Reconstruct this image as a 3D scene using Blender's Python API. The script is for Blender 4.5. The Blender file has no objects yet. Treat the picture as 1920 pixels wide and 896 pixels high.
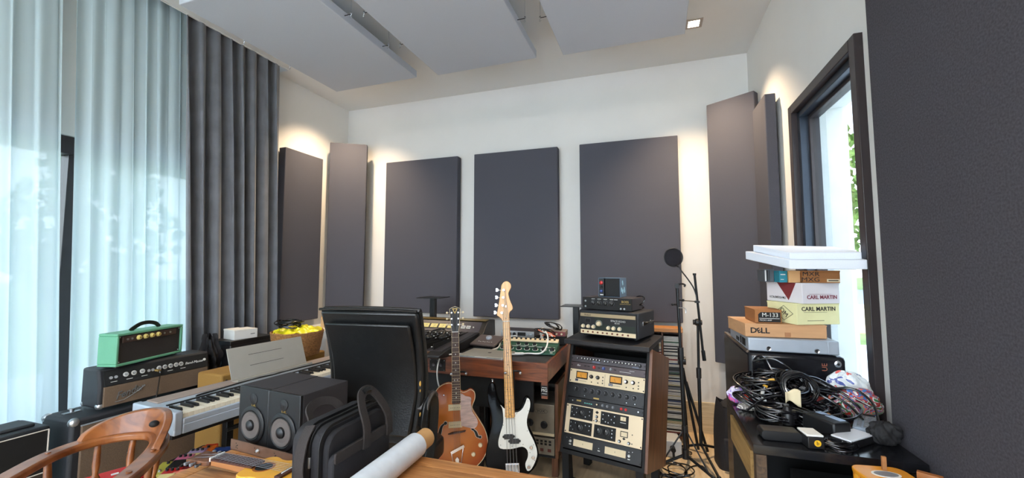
import bpy, bmesh, math, random
from mathutils import Vector, Matrix, Euler
random.seed(7)
S = bpy.context.scene
COL = S.collection
R = math.radians
PI = math.pi

# ---------------------------------------------------------------- camera
cam_d = bpy.data.cameras.new('camera')
cam = bpy.data.objects.new('camera', cam_d)
COL.objects.link(cam)
cam.location = (0, 0, 1.35)
cam.rotation_euler = (R(90 + 4.1), 0, R(18.35))
cam_d.sensor_width = 36
cam_d.lens = 769 / 1920 * 36
cam_d.clip_start = 0.02
cam_d.clip_end = 300
S.camera = cam

# ---------------------------------------------------------------- view
S.view_settings.view_transform = 'Standard'
S.view_settings.look = 'None'
S.view_settings.gamma = 1
S.view_settings.use_curve_mapping = False
S.view_settings.exposure = 0.7
S.cycles.use_denoising = True
S.cycles.max_bounces = 10
S.cycles.diffuse_bounces = 6
S.cycles.transparent_max_bounces = 16
S.cycles.sample_clamp_indirect = 6
S.cycles.caustics_reflective = False
S.cycles.caustics_refractive = False

# ---------------------------------------------------------------- sky and sun
W = bpy.data.worlds.new('sky')
S.world = W
W.use_nodes = True
nt = W.node_tree
nt.nodes.clear()
wo = nt.nodes.new('ShaderNodeOutputWorld')
bg = nt.nodes.new('ShaderNodeBackground')
tc = nt.nodes.new('ShaderNodeTexCoord')
sp = nt.nodes.new('ShaderNodeSeparateXYZ')
cr = nt.nodes.new('ShaderNodeValToRGB')
cr.color_ramp.elements[0].position = 0.0
cr.color_ramp.elements[0].color = (0.88, 0.94, 1.0, 1)
cr.color_ramp.elements[1].position = 0.7
cr.color_ramp.elements[1].color = (0.60, 0.76, 1.0, 1)
nt.links.new(tc.outputs['Generated'], sp.inputs[0])
nt.links.new(sp.outputs['Z'], cr.inputs[0])
nt.links.new(cr.outputs[0], bg.inputs[0])
bg.inputs[1].default_value = 5.2
nt.links.new(bg.outputs[0], wo.inputs[0])
sun_d = bpy.data.lights.new('sun', 'SUN')
sun_d.energy = 2.5
sun_d.angle = R(1.5)
sun_d.color = (1.0, 0.95, 0.88)
sun = bpy.data.objects.new('sun', sun_d)
COL.objects.link(sun)
sun.rotation_euler = Vector((-0.10, -0.62, 0.9)).to_track_quat('Z', 'Y').to_euler()

# ---------------------------------------------------------------- materials
def lin(c):
    c = c / 255
    return c / 12.92 if c <= 0.04045 else ((c + 0.055) / 1.055) ** 2.4
def rgb(r, g, b):
    return (lin(r), lin(g), lin(b), 1)
def mat(name, col, rough=0.5, metal=0.0, var=0.0, scale=20, bump=0.0, bscale=None, spec=0.5, coat=0.0, stretch=None):
    """principled material with procedural colour variation and bump"""
    m = bpy.data.materials.new(name)
    m.use_nodes = True
    n = m.node_tree
    b = n.nodes['Principled BSDF']
    b.inputs['Roughness'].default_value = rough
    b.inputs['Metallic'].default_value = metal
    b.inputs['Specular IOR Level'].default_value = spec
    b.inputs['Coat Weight'].default_value = coat
    b.inputs['Coat Roughness'].default_value = 0.06
    c = rgb(*col)
    t = n.nodes.new('ShaderNodeTexCoord')
    mp = n.nodes.new('ShaderNodeMapping')
    if stretch: mp.inputs['Scale'].default_value = stretch
    n.links.new(t.outputs['Object'], mp.inputs[0])
    no = n.nodes.new('ShaderNodeTexNoise')
    no.inputs['Scale'].default_value = scale
    no.inputs['Detail'].default_value = 4
    n.links.new(mp.outputs[0], no.inputs[0])
    r = n.nodes.new('ShaderNodeValToRGB')
    lo, hi = 1 - var, 1 + var
    r.color_ramp.elements[0].position = 0.3
    r.color_ramp.elements[1].position = 0.7
    r.color_ramp.elements[0].color = (c[0] * lo, c[1] * lo, c[2] * lo, 1)
    r.color_ramp.elements[1].color = (min(1, c[0] * hi), min(1, c[1] * hi), min(1, c[2] * hi), 1)
    n.links.new(no.outputs[0], r.inputs[0])
    n.links.new(r.outputs[0], b.inputs['Base Color'])
    if bump:
        n2 = n.nodes.new('ShaderNodeTexNoise')
        n2.inputs['Scale'].default_value = bscale or scale * 3
        n2.inputs['Detail'].default_value = 3
        n.links.new(mp.outputs[0], n2.inputs[0])
        bp = n.nodes.new('ShaderNodeBump')
        bp.inputs['Strength'].default_value = bump
        bp.inputs['Distance'].default_value = 0.002
        n.links.new(n2.outputs[0], bp.inputs['Height'])
        n.links.new(bp.outputs[0], b.inputs['Normal'])
    return m
def wood(name, dark, light, rough=0.4, stretch=(1, 12, 12), scale=4, coat=0.0, bands=3.0):
    m = bpy.data.materials.new(name)
    m.use_nodes = True
    n = m.node_tree
    b = n.nodes['Principled BSDF']
    b.inputs['Roughness'].default_value = rough
    b.inputs['Coat Weight'].default_value = coat
    t = n.nodes.new('ShaderNodeTexCoord')
    mp = n.nodes.new('ShaderNodeMapping')
    mp.inputs['Scale'].default_value = stretch
    n.links.new(t.outputs['Object'], mp.inputs[0])
    no = n.nodes.new('ShaderNodeTexNoise')
    no.inputs['Scale'].default_value = scale
    no.inputs['Detail'].default_value = 6
    no.inputs['Distortion'].default_value = 1.2
    n.links.new(mp.outputs[0], no.inputs[0])
    ma = n.nodes.new('ShaderNodeMath'); ma.operation = 'MULTIPLY'; ma.inputs[1].default_value = bands
    fr = n.nodes.new('ShaderNodeMath'); fr.operation = 'PINGPONG'; fr.inputs[1].default_value = 1.0
    n.links.new(no.outputs[0], ma.inputs[0]); n.links.new(ma.outputs[0], fr.inputs[0])
    r = n.nodes.new('ShaderNodeValToRGB')
    r.color_ramp.elements[0].color = rgb(*dark)
    r.color_ramp.elements[1].color = rgb(*light)
    n.links.new(fr.outputs[0], r.inputs[0])
    n.links.new(r.outputs[0], b.inputs['Base Color'])
    bp = n.nodes.new('ShaderNodeBump')
    bp.inputs['Strength'].default_value = 0.08
    bp.inputs['Distance'].default_value = 0.002
    n.links.new(no.outputs[0], bp.inputs['Height'])
    n.links.new(bp.outputs[0], b.inputs['Normal'])
    return m
def emit(name, col, s):
    m = bpy.data.materials.new(name)
    m.use_nodes = True
    n = m.node_tree
    n.nodes.clear()
    o = n.nodes.new('ShaderNodeOutputMaterial')
    e = n.nodes.new('ShaderNodeEmission')
    e.inputs[0].default_value = rgb(*col)
    e.inputs[1].default_value = s
    n.links.new(e.outputs[0], o.inputs[0])
    return m
def sheer_mat(name, col, transp, transl):
    m = bpy.data.materials.new(name)
    m.use_nodes = True
    n = m.node_tree
    n.nodes.clear()
    o = n.nodes.new('ShaderNodeOutputMaterial')
    d = n.nodes.new('ShaderNodeBsdfDiffuse'); d.inputs[0].default_value = rgb(*col)
    t = n.nodes.new('ShaderNodeBsdfTranslucent'); t.inputs[0].default_value = rgb(*col)
    tr = n.nodes.new('ShaderNodeBsdfTransparent')
    m1 = n.nodes.new('ShaderNodeMixShader'); m1.inputs[0].default_value = transl
    m2 = n.nodes.new('ShaderNodeMixShader')
    tc = n.nodes.new('ShaderNodeTexCoord')
    mp = n.nodes.new('ShaderNodeMapping'); mp.inputs['Scale'].default_value = (1, 14, 0.5)
    no = n.nodes.new('ShaderNodeTexNoise'); no.inputs['Scale'].default_value = 2.2
    mr = n.nodes.new('ShaderNodeMapRange')
    mr.inputs['To Min'].default_value = transp * 0.75
    mr.inputs['To Max'].default_value = min(1, transp * 1.25)
    n.links.new(tc.outputs['Object'], mp.inputs[0]); n.links.new(mp.outputs[0], no.inputs[0])
    n.links.new(no.outputs[0], mr.inputs[0]); n.links.new(mr.outputs[0], m2.inputs[0])
    n.links.new(d.outputs[0], m1.inputs[1]); n.links.new(t.outputs[0], m1.inputs[2])
    n.links.new(m1.outputs[0], m2.inputs[1]); n.links.new(tr.outputs[0], m2.inputs[2])
    n.links.new(m2.outputs[0], o.inputs[0])
    return m
def glass_mat(name, tint=(218, 222, 222)):
    m = bpy.data.materials.new(name)
    m.use_nodes = True
    n = m.node_tree
    n.nodes.clear()
    o = n.nodes.new('ShaderNodeOutputMaterial')
    g = n.nodes.new('ShaderNodeBsdfGlossy'); g.inputs['Roughness'].default_value = 0.02
    tr = n.nodes.new('ShaderNodeBsdfTransparent'); tr.inputs[0].default_value = rgb(*tint)
    g0 = n.nodes.new('ShaderNodeNewGeometry')
    dt = n.nodes.new('ShaderNodeVectorMath'); dt.operation = 'DOT_PRODUCT'
    n.links.new(g0.outputs['Normal'], dt.inputs[0]); n.links.new(g0.outputs['Incoming'], dt.inputs[1])
    ab = n.nodes.new('ShaderNodeMath'); ab.operation = 'ABSOLUTE'; n.links.new(dt.outputs['Value'], ab.inputs[0])
    om = n.nodes.new('ShaderNodeMath'); om.operation = 'SUBTRACT'; om.inputs[0].default_value = 1; n.links.new(ab.outputs[0], om.inputs[1])
    pw = n.nodes.new('ShaderNodeMath'); pw.operation = 'POWER'; pw.inputs[1].default_value = 5; n.links.new(om.outputs[0], pw.inputs[0])
    f = n.nodes.new('ShaderNodeMath'); f.operation = 'MULTIPLY_ADD'; f.inputs[1].default_value = .8; f.inputs[2].default_value = .03; n.links.new(pw.outputs[0], f.inputs[0])
    mx = n.nodes.new('ShaderNodeMixShader')
    n.links.new(f.outputs[0], mx.inputs[0]); n.links.new(tr.outputs[0], mx.inputs[1]); n.links.new(g.outputs[0], mx.inputs[2])
    n.links.new(mx.outputs[0], o.inputs[0])
    return m

M = {}
M['wall'] = mat('wall_paint', (226, 224, 220), 0.85, var=0.02, scale=3, bump=0.05, bscale=120)
M['ceil'] = mat('ceiling_paint', (222, 221, 219), 0.9, var=0.015, scale=3)
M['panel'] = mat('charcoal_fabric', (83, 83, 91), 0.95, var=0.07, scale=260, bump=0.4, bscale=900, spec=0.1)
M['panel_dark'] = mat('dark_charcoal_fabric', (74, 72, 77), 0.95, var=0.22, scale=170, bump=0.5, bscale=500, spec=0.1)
M['cloud'] = mat('grey_fabric', (192, 195, 202), 0.95, var=0.03, scale=200, bump=0.3, bscale=700, spec=0.1)
M['skirt'] = wood('pale_wood_skirting', (196, 176, 140), (222, 204, 170), 0.5, (1, 1, 14))
M['frame'] = mat('dark_window_frame', (48, 40, 42), 0.4, var=0.05, spec=0.5)
M['alu'] = mat('dark_aluminium', (58, 66, 78), 0.35, 0.5, var=0.05)
M['glass'] = glass_mat('window_glass')
M['clear'] = glass_mat('clear_glass', (250, 252, 252))
M['render'] = mat('white_outside_render', (225, 226, 222), 0.9, var=0.04, scale=12, bump=0.3)
M['sheer'] = sheer_mat('sheer_voile', (208, 225, 230), 0.05, 0.40)
M['velvet'] = mat('grey_velvet', (110, 112, 118), 0.8, var=0.14, scale=9, bump=0.5, bscale=300, spec=0.2)
M['velvet'].node_tree.nodes['Principled BSDF'].inputs['Sheen Weight'].default_value = 0.5
M['black'] = mat('black_plastic', (22, 22, 24), 0.42, var=0.1)
M['blackm'] = mat('black_painted_metal', (26, 27, 29), 0.35, 0.3, var=0.1)
M['rubber'] = mat('black_rubber', (16, 16, 17), 0.6)
M['cable'] = mat('glossy_black_cable', (12, 12, 15), 0.18, spec=0.8)
M['tolex'] = mat('black_tolex', (32, 33, 38), 0.55, var=0.2, scale=300, bump=0.7, bscale=500)
M['leather'] = mat('black_leather', (20, 21, 22), 0.33, var=0.2, scale=30, bump=0.35, bscale=160)
M['nylon'] = mat('black_nylon', (30, 29, 33), 0.75, var=0.15, scale=200, bump=0.6, bscale=900)
M['webbing'] = mat('dark_webbing', (46, 40, 38), 0.85, var=0.2, scale=200, bump=0.5)
M['chrome'] = mat('chrome', (225, 225, 228), 0.14, 1.0)
M['steel'] = mat('brushed_steel', (185, 187, 190), 0.35, 0.9, var=0.05)
M['silver'] = mat('silver_paint', (168, 176, 186), 0.4, 0.35, var=0.03)
M['white'] = mat('white_plastic', (226, 226, 222), 0.4, var=0.02)
M['cream'] = mat('cream_panel', (226, 208, 172), 0.5, var=0.03)
M['gold'] = mat('gold_metal', (190, 160, 95), 0.35, 0.8)
M['amber'] = mat('amber_meter', (214, 146, 34), 0.5, var=0.15, scale=40)
M['red'] = mat('red_knob', (190, 38, 36), 0.4)
M['blue'] = mat('blue_knob', (60, 80, 140), 0.4)
M['greyk'] = mat('grey_knob', (120, 124, 130), 0.4)
M['dgrey'] = mat('dark_grey_panel', (66, 62, 66), 0.45, 0.3, var=0.08)
M['walnut'] = wood('walnut_veneer', (74, 44, 28), (122, 78, 50), 0.4, (12, 12, 1), 3)
M['desk_wood'] = wood('desk_mahogany', (78, 38, 22), (126, 68, 38), 0.35, (1, 12, 12), 4)
M['table_wood'] = wood('table_oak', (166, 108, 58), (212, 154, 94), 0.42, (1, 12, 12), 4, bands=4)
M['chair_wood'] = wood('chair_oak', (106, 56, 26), (154, 92, 44), 0.34, (3, 3, 3), 4, coat=0.25)
M['floor'] = wood('oak_floor', (196, 168, 130), (222, 198, 162), 0.45, (10, 1, 1), 2)
M['fret'] = mat('rosewood', (70, 38, 30), 0.5, var=0.15, scale=60)
M['maple'] = wood('maple_neck', (206, 142, 66), (232, 176, 96), 0.3, (10, 10, 1), 3, coat=0.4)
M['grille'] = mat('silver_brown_grille_cloth', (108, 88, 70), 0.85, var=0.35, scale=420, bump=0.8, bscale=500, stretch=(1, 0.3, 1))
M['tweed'] = mat('ochre_tweed', (150, 112, 52), 0.8, var=0.2, scale=300, bump=0.5)
M['mint'] = mat('mint_tolex', (100, 164, 132), 0.5, var=0.04, scale=300, bump=0.5, bscale=400)
M['card'] = mat('brown_cardboard', (196, 150, 108), 0.8, var=0.06, scale=12, stretch=(1, 1, 6))
M['card2'] = mat('tan_cardboard', (158, 104, 58), 0.8, var=0.08, scale=12, stretch=(1, 1, 6))
M['foam'] = mat('white_foam', (214, 220, 230), 0.7, var=0.02, scale=200, bump=0.2)
M['blk'] = mat('flat_black', (12, 12, 13), 0.7)
M['ink'] = mat('black_ink', (24, 22, 26), 0.6)
M['ltxt'] = mat('white_print', (215, 215, 210), 0.5)

# ---------------------------------------------------------------- mesh builder
class MB:
    def __init__(s):
        s.bm = bmesh.new(); s.mats = []; s.mi = 0
    def use(s, m):
        if isinstance(m, str): m = M[m]
        if m not in s.mats: s.mats.append(m)
        s.mi = s.mats.index(m)
        return s
    def _tag(s, faces):
        for f in faces: f.material_index = s.mi
    def hull(s, pts, quads):
        vs = [s.bm.verts.new(p) for p in pts]
        fs = [s.bm.faces.new([vs[i] for i in q]) for q in quads]
        s._tag(fs)
        return vs
    def box(s, c, d, mx=None, bev=0):
        hx, hy, hz = d[0] / 2, d[1] / 2, d[2] / 2
        pts = []
        for z in (-hz, hz):
            for x, y in ((-hx, -hy), (hx, -hy), (hx, hy), (-hx, hy)):
                p = Vector((x, y, z))
                if mx is not None: p = mx @ p
                pts.append(p + Vector(c))
        vs = s.hull(pts, [(3, 2, 1, 0), (4, 5, 6, 7), (0, 1, 5, 4), (1, 2, 6, 5), (2, 3, 7, 6), (3, 0, 4, 7)])
        if bev:
            es = {e for v in vs for e in v.link_edges}
            r = bmesh.ops.bevel(s.bm, geom=list(es), offset=bev, segments=2, profile=0.6, affect='EDGES', clamp_overlap=True)
            s._tag(r['faces'])
        return s
    def b2(s, a, b, bev=0):
        return s.box([(a[i] + b[i]) / 2 for i in range(3)], [abs(b[i] - a[i]) for i in range(3)], None, bev)
    def prism(s, poly, a, b, plane='xz', bev=0):
        """extrude a 2D polygon between two depths; plane names the polygon's axes"""
        def pt(u, v, w):
            return {'xz': (u, w, v), 'xy': (u, v, w), 'yz': (w, u, v)}[plane]
        n = len(poly)
        A = [s.bm.verts.new(pt(u, v, a)) for u, v in poly]
        B = [s.bm.verts.new(pt(u, v, b)) for u, v in poly]
        fs = [s.bm.faces.new(A), s.bm.faces.new(B[::-1])]
        for i in range(n):
            fs.append(s.bm.faces.new((A[i], B[i], B[(i + 1) % n], A[(i + 1) % n])))
        bmesh.ops.recalc_face_normals(s.bm, faces=fs)
        s._tag(fs)
        if bev:
            es = set()
            for f in fs[:2]: es |= set(f.edges)
            r = bmesh.ops.bevel(s.bm, geom=list(es), offset=bev, segments=3, profile=0.6, affect='EDGES', clamp_overlap=True)
            s._tag(r['faces'])
        return s
    def cyl(s, p0, p1, r0, r1=None, n=16):
        r1 = r0 if r1 is None else r1
        p0, p1 = Vector(p0), Vector(p1)
        d = (p1 - p0).normalized()
        u = d.orthogonal().normalized(); v = d.cross(u)
        A = [s.bm.verts.new(p0 + (u * math.cos(2 * PI * i / n) + v * math.sin(2 * PI * i / n)) * r0) for i in range(n)]
        B = [s.bm.verts.new(p1 + (u * math.cos(2 * PI * i / n) + v * math.sin(2 * PI * i / n)) * r1) for i in range(n)]
        fs = [s.bm.faces.new(A[::-1]), s.bm.faces.new(B)]
        for i in range(n): fs.append(s.bm.faces.new((A[i], A[(i + 1) % n], B[(i + 1) % n], B[i])))
        s._tag(fs)
        return s
    def lathe(s, prof, c=(0, 0, 0), axis=(0, 0, 1), n=20):
        """prof: list of (radius, height) along axis"""
        d = Vector(axis).normalized(); u = d.orthogonal().normalized(); v = d.cross(u); c = Vector(c)
        rings = []
        for r, h in prof:
            rings.append([s.bm.verts.new(c + d * h + (u * math.cos(2 * PI * i / n) + v * math.sin(2 * PI * i / n)) * max(r, 1e-5)) for i in range(n)])
        fs = []
        for a, b in zip(rings, rings[1:]):
            for i in range(n): fs.append(s.bm.faces.new((a[i], a[(i + 1) % n], b[(i + 1) % n], b[i])))
        fs.append(s.bm.faces.new(rings[0][::-1])); fs.append(s.bm.faces.new(rings[-1]))
        s._tag(fs)
        return s
    def tube(s, pts, r, n=6, closed=False, flat=None, up=None):
        """sweep a round (or flat: (width, thickness)) section along points"""
        P = [Vector(p) for p in pts]
        m = len(P)
        rr = r if isinstance(r, (list, tuple)) else [r] * m
        T = []
        for i in range(m):
            a = P[i - 1] if (i or closed) else P[i]
            b = P[(i + 1) % m] if (i < m - 1 or closed) else P[i]
            t = (b - a)
            T.append(t.normalized() if t.length > 1e-9 else Vector((0, 0, 1)))
        nrm = Vector(up) if up else T[0].orthogonal()
        rings = []
        for i in range(m):
            nrm = (nrm - T[i] * nrm.dot(T[i]))
            nrm = nrm.normalized() if nrm.length > 1e-6 else T[i].orthogonal().normalized()
            bi = T[i].cross(nrm)
            if flat:
                w, t = flat[0] / 2, flat[1] / 2
                off = [(w, t), (-w, t), (-w, -t), (w, -t)]
                rings.append([s.bm.verts.new(P[i] + bi * a + nrm * b) for a, b in off])
            else:
                rings.append([s.bm.verts.new(P[i] + (nrm * math.cos(2 * PI * k / n) + bi * math.sin(2 * PI * k / n)) * rr[i]) for k in range(n)])
        fs = []
        k = len(rings[0])
        pr = list(zip(rings, rings[1:]))
        if closed: pr.append((rings[-1], rings[0]))
        for a, b in pr:
            for i in range(k): fs.append(s.bm.faces.new((a[i], a[(i + 1) % k], b[(i + 1) % k], b[i])))
        if not closed:
            fs.append(s.bm.faces.new(rings[0][::-1])); fs.append(s.bm.faces.new(rings[-1]))
        s._tag(fs)
        return s
    def sph(s, c, r, sc=(1, 1, 1), seg=14):
        mx = Matrix.Translation(c) @ Matrix.Diagonal((sc[0], sc[1], sc[2], 1))
        g = bmesh.ops.create_uvsphere(s.bm, u_segments=seg, v_segments=max(6, seg // 2 + 1), radius=r, matrix=mx)
        s._tag({f for v in g['verts'] for f in v.link_faces})
        return s
    def grid(s, nu, nv, fn):
        V = [[s.bm.verts.new(fn(i / nu, j / nv)) for j in range(nv + 1)] for i in range(nu + 1)]
        fs = []
        for i in range(nu):
            for j in range(nv): fs.append(s.bm.faces.new((V[i][j], V[i + 1][j], V[i + 1][j + 1], V[i][j + 1])))
        s._tag(fs)
        return s
    def text(s, body, size, mx, ext=0.0004, shear=0.0, sx=1.0, bold=0.0):
        c = bpy.data.curves.new('t', 'FONT')
        c.body = body; c.size = size; c.extrude = ext; c.shear = shear; c.offset = bold; c.align_x = 'CENTER'; c.align_y = 'CENTER'
        c.resolution_u = 2
        o = bpy.data.objects.new('t', c)
        me = bpy.data.meshes.new_from_object(o)
        me.transform(mx @ Matrix.Diagonal((sx, 1, 1, 1)))
        n0 = len(s.bm.faces)
        s.bm.from_mesh(me)
        s.bm.faces.ensure_lookup_table()
        for f in s.bm.faces[n0:]: f.material_index = s.mi
        bpy.data.objects.remove(o); bpy.data.curves.remove(c); bpy.data.meshes.remove(me)
        return s
    def build(s, name, m=None, parent=None, bevel=0, sharp=35, loc=None, rot=None, sub=0, solid=0):
        me = bpy.data.meshes.new(name)
        s.bm.to_mesh(me); s.bm.free()
        if m is not None and not s.mats: s.mats = [M[m] if isinstance(m, str) else m]
        for x in s.mats: me.materials.append(x)
        for p in me.polygons: p.use_smooth = True
        me.set_sharp_from_angle(angle=R(sharp))
        o = bpy.data.objects.new(name, me)
        COL.objects.link(o)
        if parent is not None: o.parent = parent
        if loc is not None: o.location = loc
        if rot is not None: o.rotation_euler = rot
        if solid:
            k = o.modifiers.new('solid', 'SOLIDIFY'); k.thickness = solid; k.offset = 0
        if bevel:
            k = o.modifiers.new('bevel', 'BEVEL'); k.width = bevel; k.segments = 2; k.limit_method = 'ANGLE'; k.angle_limit = R(40)
        if sub:
            k = o.modifiers.new('sub', 'SUBSURF'); k.levels = sub; k.render_levels = sub
        return o

FRONT = Matrix.Rotation(R(90), 4, 'X')                  # text standing in the xz plane, read from -y
def TX(x, y, z): return Matrix.Translation((x, y, z)) @ FRONT
def thing(name, label, cat, loc=(0, 0, 0), rz=0.0, group=None, mx=None):
    o = bpy.data.objects.new(name, None)
    COL.objects.link(o)
    o.empty_display_size = 0.05
    if mx is not None: o.matrix_world = mx
    else:
        o.location = loc; o.rotation_euler = (0, 0, R(rz))
    o['label'] = label; o['category'] = cat
    if group: o['group'] = group
    return o
def tag(o, label, cat, group=None, kind=None):
    o['label'] = label; o['category'] = cat
    if group: o['group'] = group
    if kind: o['kind'] = kind
    return o
def struct(o):
    o['kind'] = 'structure'
    return o
def copyp(o, parent, loc=None, rot=None, m=None):
    c = o.copy(); COL.objects.link(c); c.parent = parent
    if loc is not None: c.location = loc
    if rot is not None: c.rotation_euler = rot
    return c
def crm(pts, k=6, closed=False):
    """catmull-rom through points"""
    P = [Vector(p) for p in pts]; n = len(P); out = []
    rng = range(n) if closed else range(n - 1)
    for i in rng:
        if closed: a, b, c, d = P[i - 1], P[i], P[(i + 1) % n], P[(i + 2) % n]
        else: a, b, c, d = P[max(i - 1, 0)], P[i], P[i + 1], P[min(i + 2, n - 1)]
        for j in range(k):
            t = j / k
            out.append(0.5 * ((2 * b) + (c - a) * t + (2 * a - 5 * b + 4 * c - d) * t * t + (3 * b - a - 3 * c + d) * t ** 3))
    if not closed: out.append(P[-1])
    return out
def crm2(pts, k=5):
    return [(v.x, v.y) for v in crm([(a, b, 0) for a, b in pts], k, True)]
def knob_mb(r, h, cap=None, base='black', n=14, line=True):
    """knob pointing along -y with its back on y=0"""
    b = MB().use(base)
    b.lathe([(r * 1.12, 0), (r * 1.12, h * .25), (r * .9, h * .35), (r * .82, h * .92), (r * .7, h)], (0, 0, 0), (0, -1, 0), n)
    if cap: b.use(cap).lathe([(r * .62, h), (r * .62, h * 1.04)], (0, 0, 0), (0, -1, 0), n)
    if line: b.use('ltxt').box((0, -h * 1.03, r * .45), (r * .14, h * .1, r * .6))
    return b
# ================================================================ SETTING
ZC = 3.165
floor = struct(MB().b2((-3.5, -2.4, -0.08), (0.86, 3.85, 0)).build('floor', 'floor'))
# board joints are part of the floor's own pattern
b = MB().b2((-3.1, -2.4, ZC), (0.86, 3.85, ZC + 0.12)).b2((-3.3, 2.82, ZC), (-3.1, 3.85, ZC + 0.12))
b.b2((-3.5, -2.4, ZC + 0.22), (-3.1, 2.82, ZC + 0.3))
struct(b.build('ceiling', 'ceil'))
struct(MB().b2((-3.4, 3.8, 0), (0.86, 3.95, ZC)).build('wall_back', 'wall'))
# right wall with the tall window opening
WY0, WY1, WZ0, WZ1 = 1.97, 2.72, 0.12, 2.26
b = MB()
b.b2((0.83, -2.4, 0), (1.05, WY0, ZC)).b2((0.83, WY1, 0), (1.05, 3.95, ZC)).b2((0.83, WY0, WZ1), (1.05, WY1, ZC)).b2((0.83, WY0, 0), (1.05, WY1, WZ0))
struct(b.build('wall_right', 'wall'))
# left wall: recessed behind the curtains, with sliding doors
LZ1 = 2.16
b = MB()
b.b2((-3.5, 2.45, 0), (-3.34, 2.82, ZC + .22)).b2((-3.5, -2.4, LZ1), (-3.34, 2.45, ZC + .22)).b2((-3.5, -2.4, 0), (-3.34, -1.3, LZ1))
b.b2((-3.5, 2.82, 0), (-3.25, 3.95, ZC))
struct(b.build('wall_left', 'wall'))
# wall behind the camera with a wide opening added for fill daylight
b = MB().b2((-3.5, -2.55, 0), (-3.2, -2.4, ZC)).b2((0.6, -2.55, 0), (1.05, -2.4, ZC)).b2((-3.2, -2.55, 3.0), (0.6, -2.4, ZC))
struct(b.build('wall_front', 'wall'))
struct(MB().b2((-3.24, 3.785, 0), (0.83, 3.8, 0.25)).build('baseboard_back', 'skirt', bevel=.003))
struct(MB().b2((0.815, 2.74, 0), (0.83, 3.785, 0.25)).build('baseboard_right', 'skirt', bevel=.003))
struct(MB().b2((-3.25, 2.84, 0), (-3.235, 3.785, 0.25)).build('baseboard_left', 'skirt', bevel=.003))
struct(MB().b2((-3.1, -2.4, ZC - .004), (-3.085, 2.82, ZC + 0.22)).build('trim_1', 'ceil'))

# right window: dark outer frame, layered inner frame, glass
w2 = bpy.data.objects.new('window_2', None); COL.objects.link(w2); w2['kind'] = 'structure'
def ringx(x0, x1, y0, y1, z0, z1, t):
    b = MB()
    b.b2((x0, y0, z0), (x1, y0 + t, z1)).b2((x0, y1 - t, z0), (x1, y1, z1)).b2((x0, y0 + t, z1 - t), (x1, y1 - t, z1)).b2((x0, y0 + t, z0), (x1, y1 - t, z0 + t))
    return b
ringx(0.80, 0.86, WY0 - .04, WY1 + .03, WZ0 - .04, WZ1 + .03, .05).build('window_frame', 'frame', w2, bevel=.003)
ringx(0.83, 0.90, WY0 + .01, WY1 - .02, WZ0 + .01, WZ1 - .02, .035).build('sash', 'alu', w2, bevel=.003)
ringx(0.87, 0.92, WY0 + .045, WY1 - .055, WZ0 + .045, WZ1 - .055, .02).build('glazing_bead', 'frame', w2, bevel=.002)
MB().b2((0.885, WY0 + .06, WZ0 + .06), (0.889, WY1 - .07, WZ1 - .07)).build('pane', 'glass', w2)
# outside face of that wall: deep rendered reveal
b = MB()
b.b2((1.0501, WY1, -.1), (1.075, 5.0, 4.0)).b2((1.0501, -3.0, -.1), (1.075, WY0, 4.0)).b2((1.0501, WY0, WZ1), (1.075, WY1, 4.0)).b2((0.92, WY0, 0.0), (1.09, WY1, WZ0 + .005))
b.b2((0.925, WY1 - .012, WZ0), (1.05, WY1 + .0, WZ1)).b2((0.925, WY0, WZ1 - .01), (1.05, WY1, WZ1))
struct(b.build('trim_2', 'render'))

# left sliding doors
w1 = bpy.data.objects.new('window_1', None); COL.objects.link(w1); w1['kind'] = 'structure'
b = MB()
b.b2((-3.47, -1.3, 2.05), (-3.36, 2.45, 2.16)).b2((-3.47, -1.3, 0), (-3.36, 2.45, 0.05))
b.b2((-3.47, -1.3, 0.05), (-3.36, -1.24, 2.05)).b2((-3.47, 2.39, 0.05), (-3.36, 2.45, 2.05))
b.build('window_frame', 'frame', w1, bevel=.003)
for y in (1.50, 0.2):
    MB().b2((-3.46, y, 0.05), (-3.375, y + .085, 2.05)).build('mullion', 'frame', w1, bevel=.003)
MB().b2((-3.42, -1.24, 0.05), (-3.416, 2.39, 2.05)).build('pane', 'glass', w1)
# unseen glazed opening behind the camera, added to let in fill daylight
w3 = bpy.data.objects.new('fill_window', None); COL.objects.link(w3); w3['kind'] = 'structure'
b = MB().b2((-3.2, -2.5, 2.94), (0.6, -2.44, 3.0)).b2((-3.2, -2.5, 0), (0.6, -2.44, 0.05))
for x in (-3.2, -1.95, -0.7, 0.54): b.b2((x, -2.5, 0.05), (x + .06, -2.44, 2.94))
b.build('window_frame', 'frame', w3)
MB().b2((-3.14, -2.475, 0.05), (0.54, -2.471, 2.94)).build('pane', 'clear', w3)

# outdoors
gm = mat('lawn', (128, 150, 84), 0.95, var=0.3, scale=2)
struct(MB().b2((-60, -60, -0.3), (60, 80, -0.14)).build('ground', gm))
pv = mat('white_paving', (230, 231, 233), 0.8, var=0.03, scale=1)
struct(MB().b2((1.09, -2.55, -.14), (9.0, 9.6, -0.1)).build('driveway', pv))
struct(MB().b2((-14, -22, -.14), (8, -2.56, -0.1)).build('bounce_paving', pv))  # unseen white paving added to bounce daylight up to the ceiling
tag(MB().b2((1.5, 11.5, -.14), (60, 20.5, -0.11)).build('dry_verge', mat('dry_earth', (226, 204, 160), 0.9, var=0.1, scale=1)), 'sandy dry verge beyond the lawn outside the right window', 'ground', kind='stuff')
tag(MB().b2((1.5, 20.5, -.14), (60, 34, -0.10)).build('road', mat('asphalt', (150, 156, 170), 0.9, var=0.05, scale=3)), 'grey asphalt road seen through the right window', 'road')
leafm = mat('hedge_leaves', (118, 146, 74), 0.8, var=0.5, scale=6)
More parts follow.
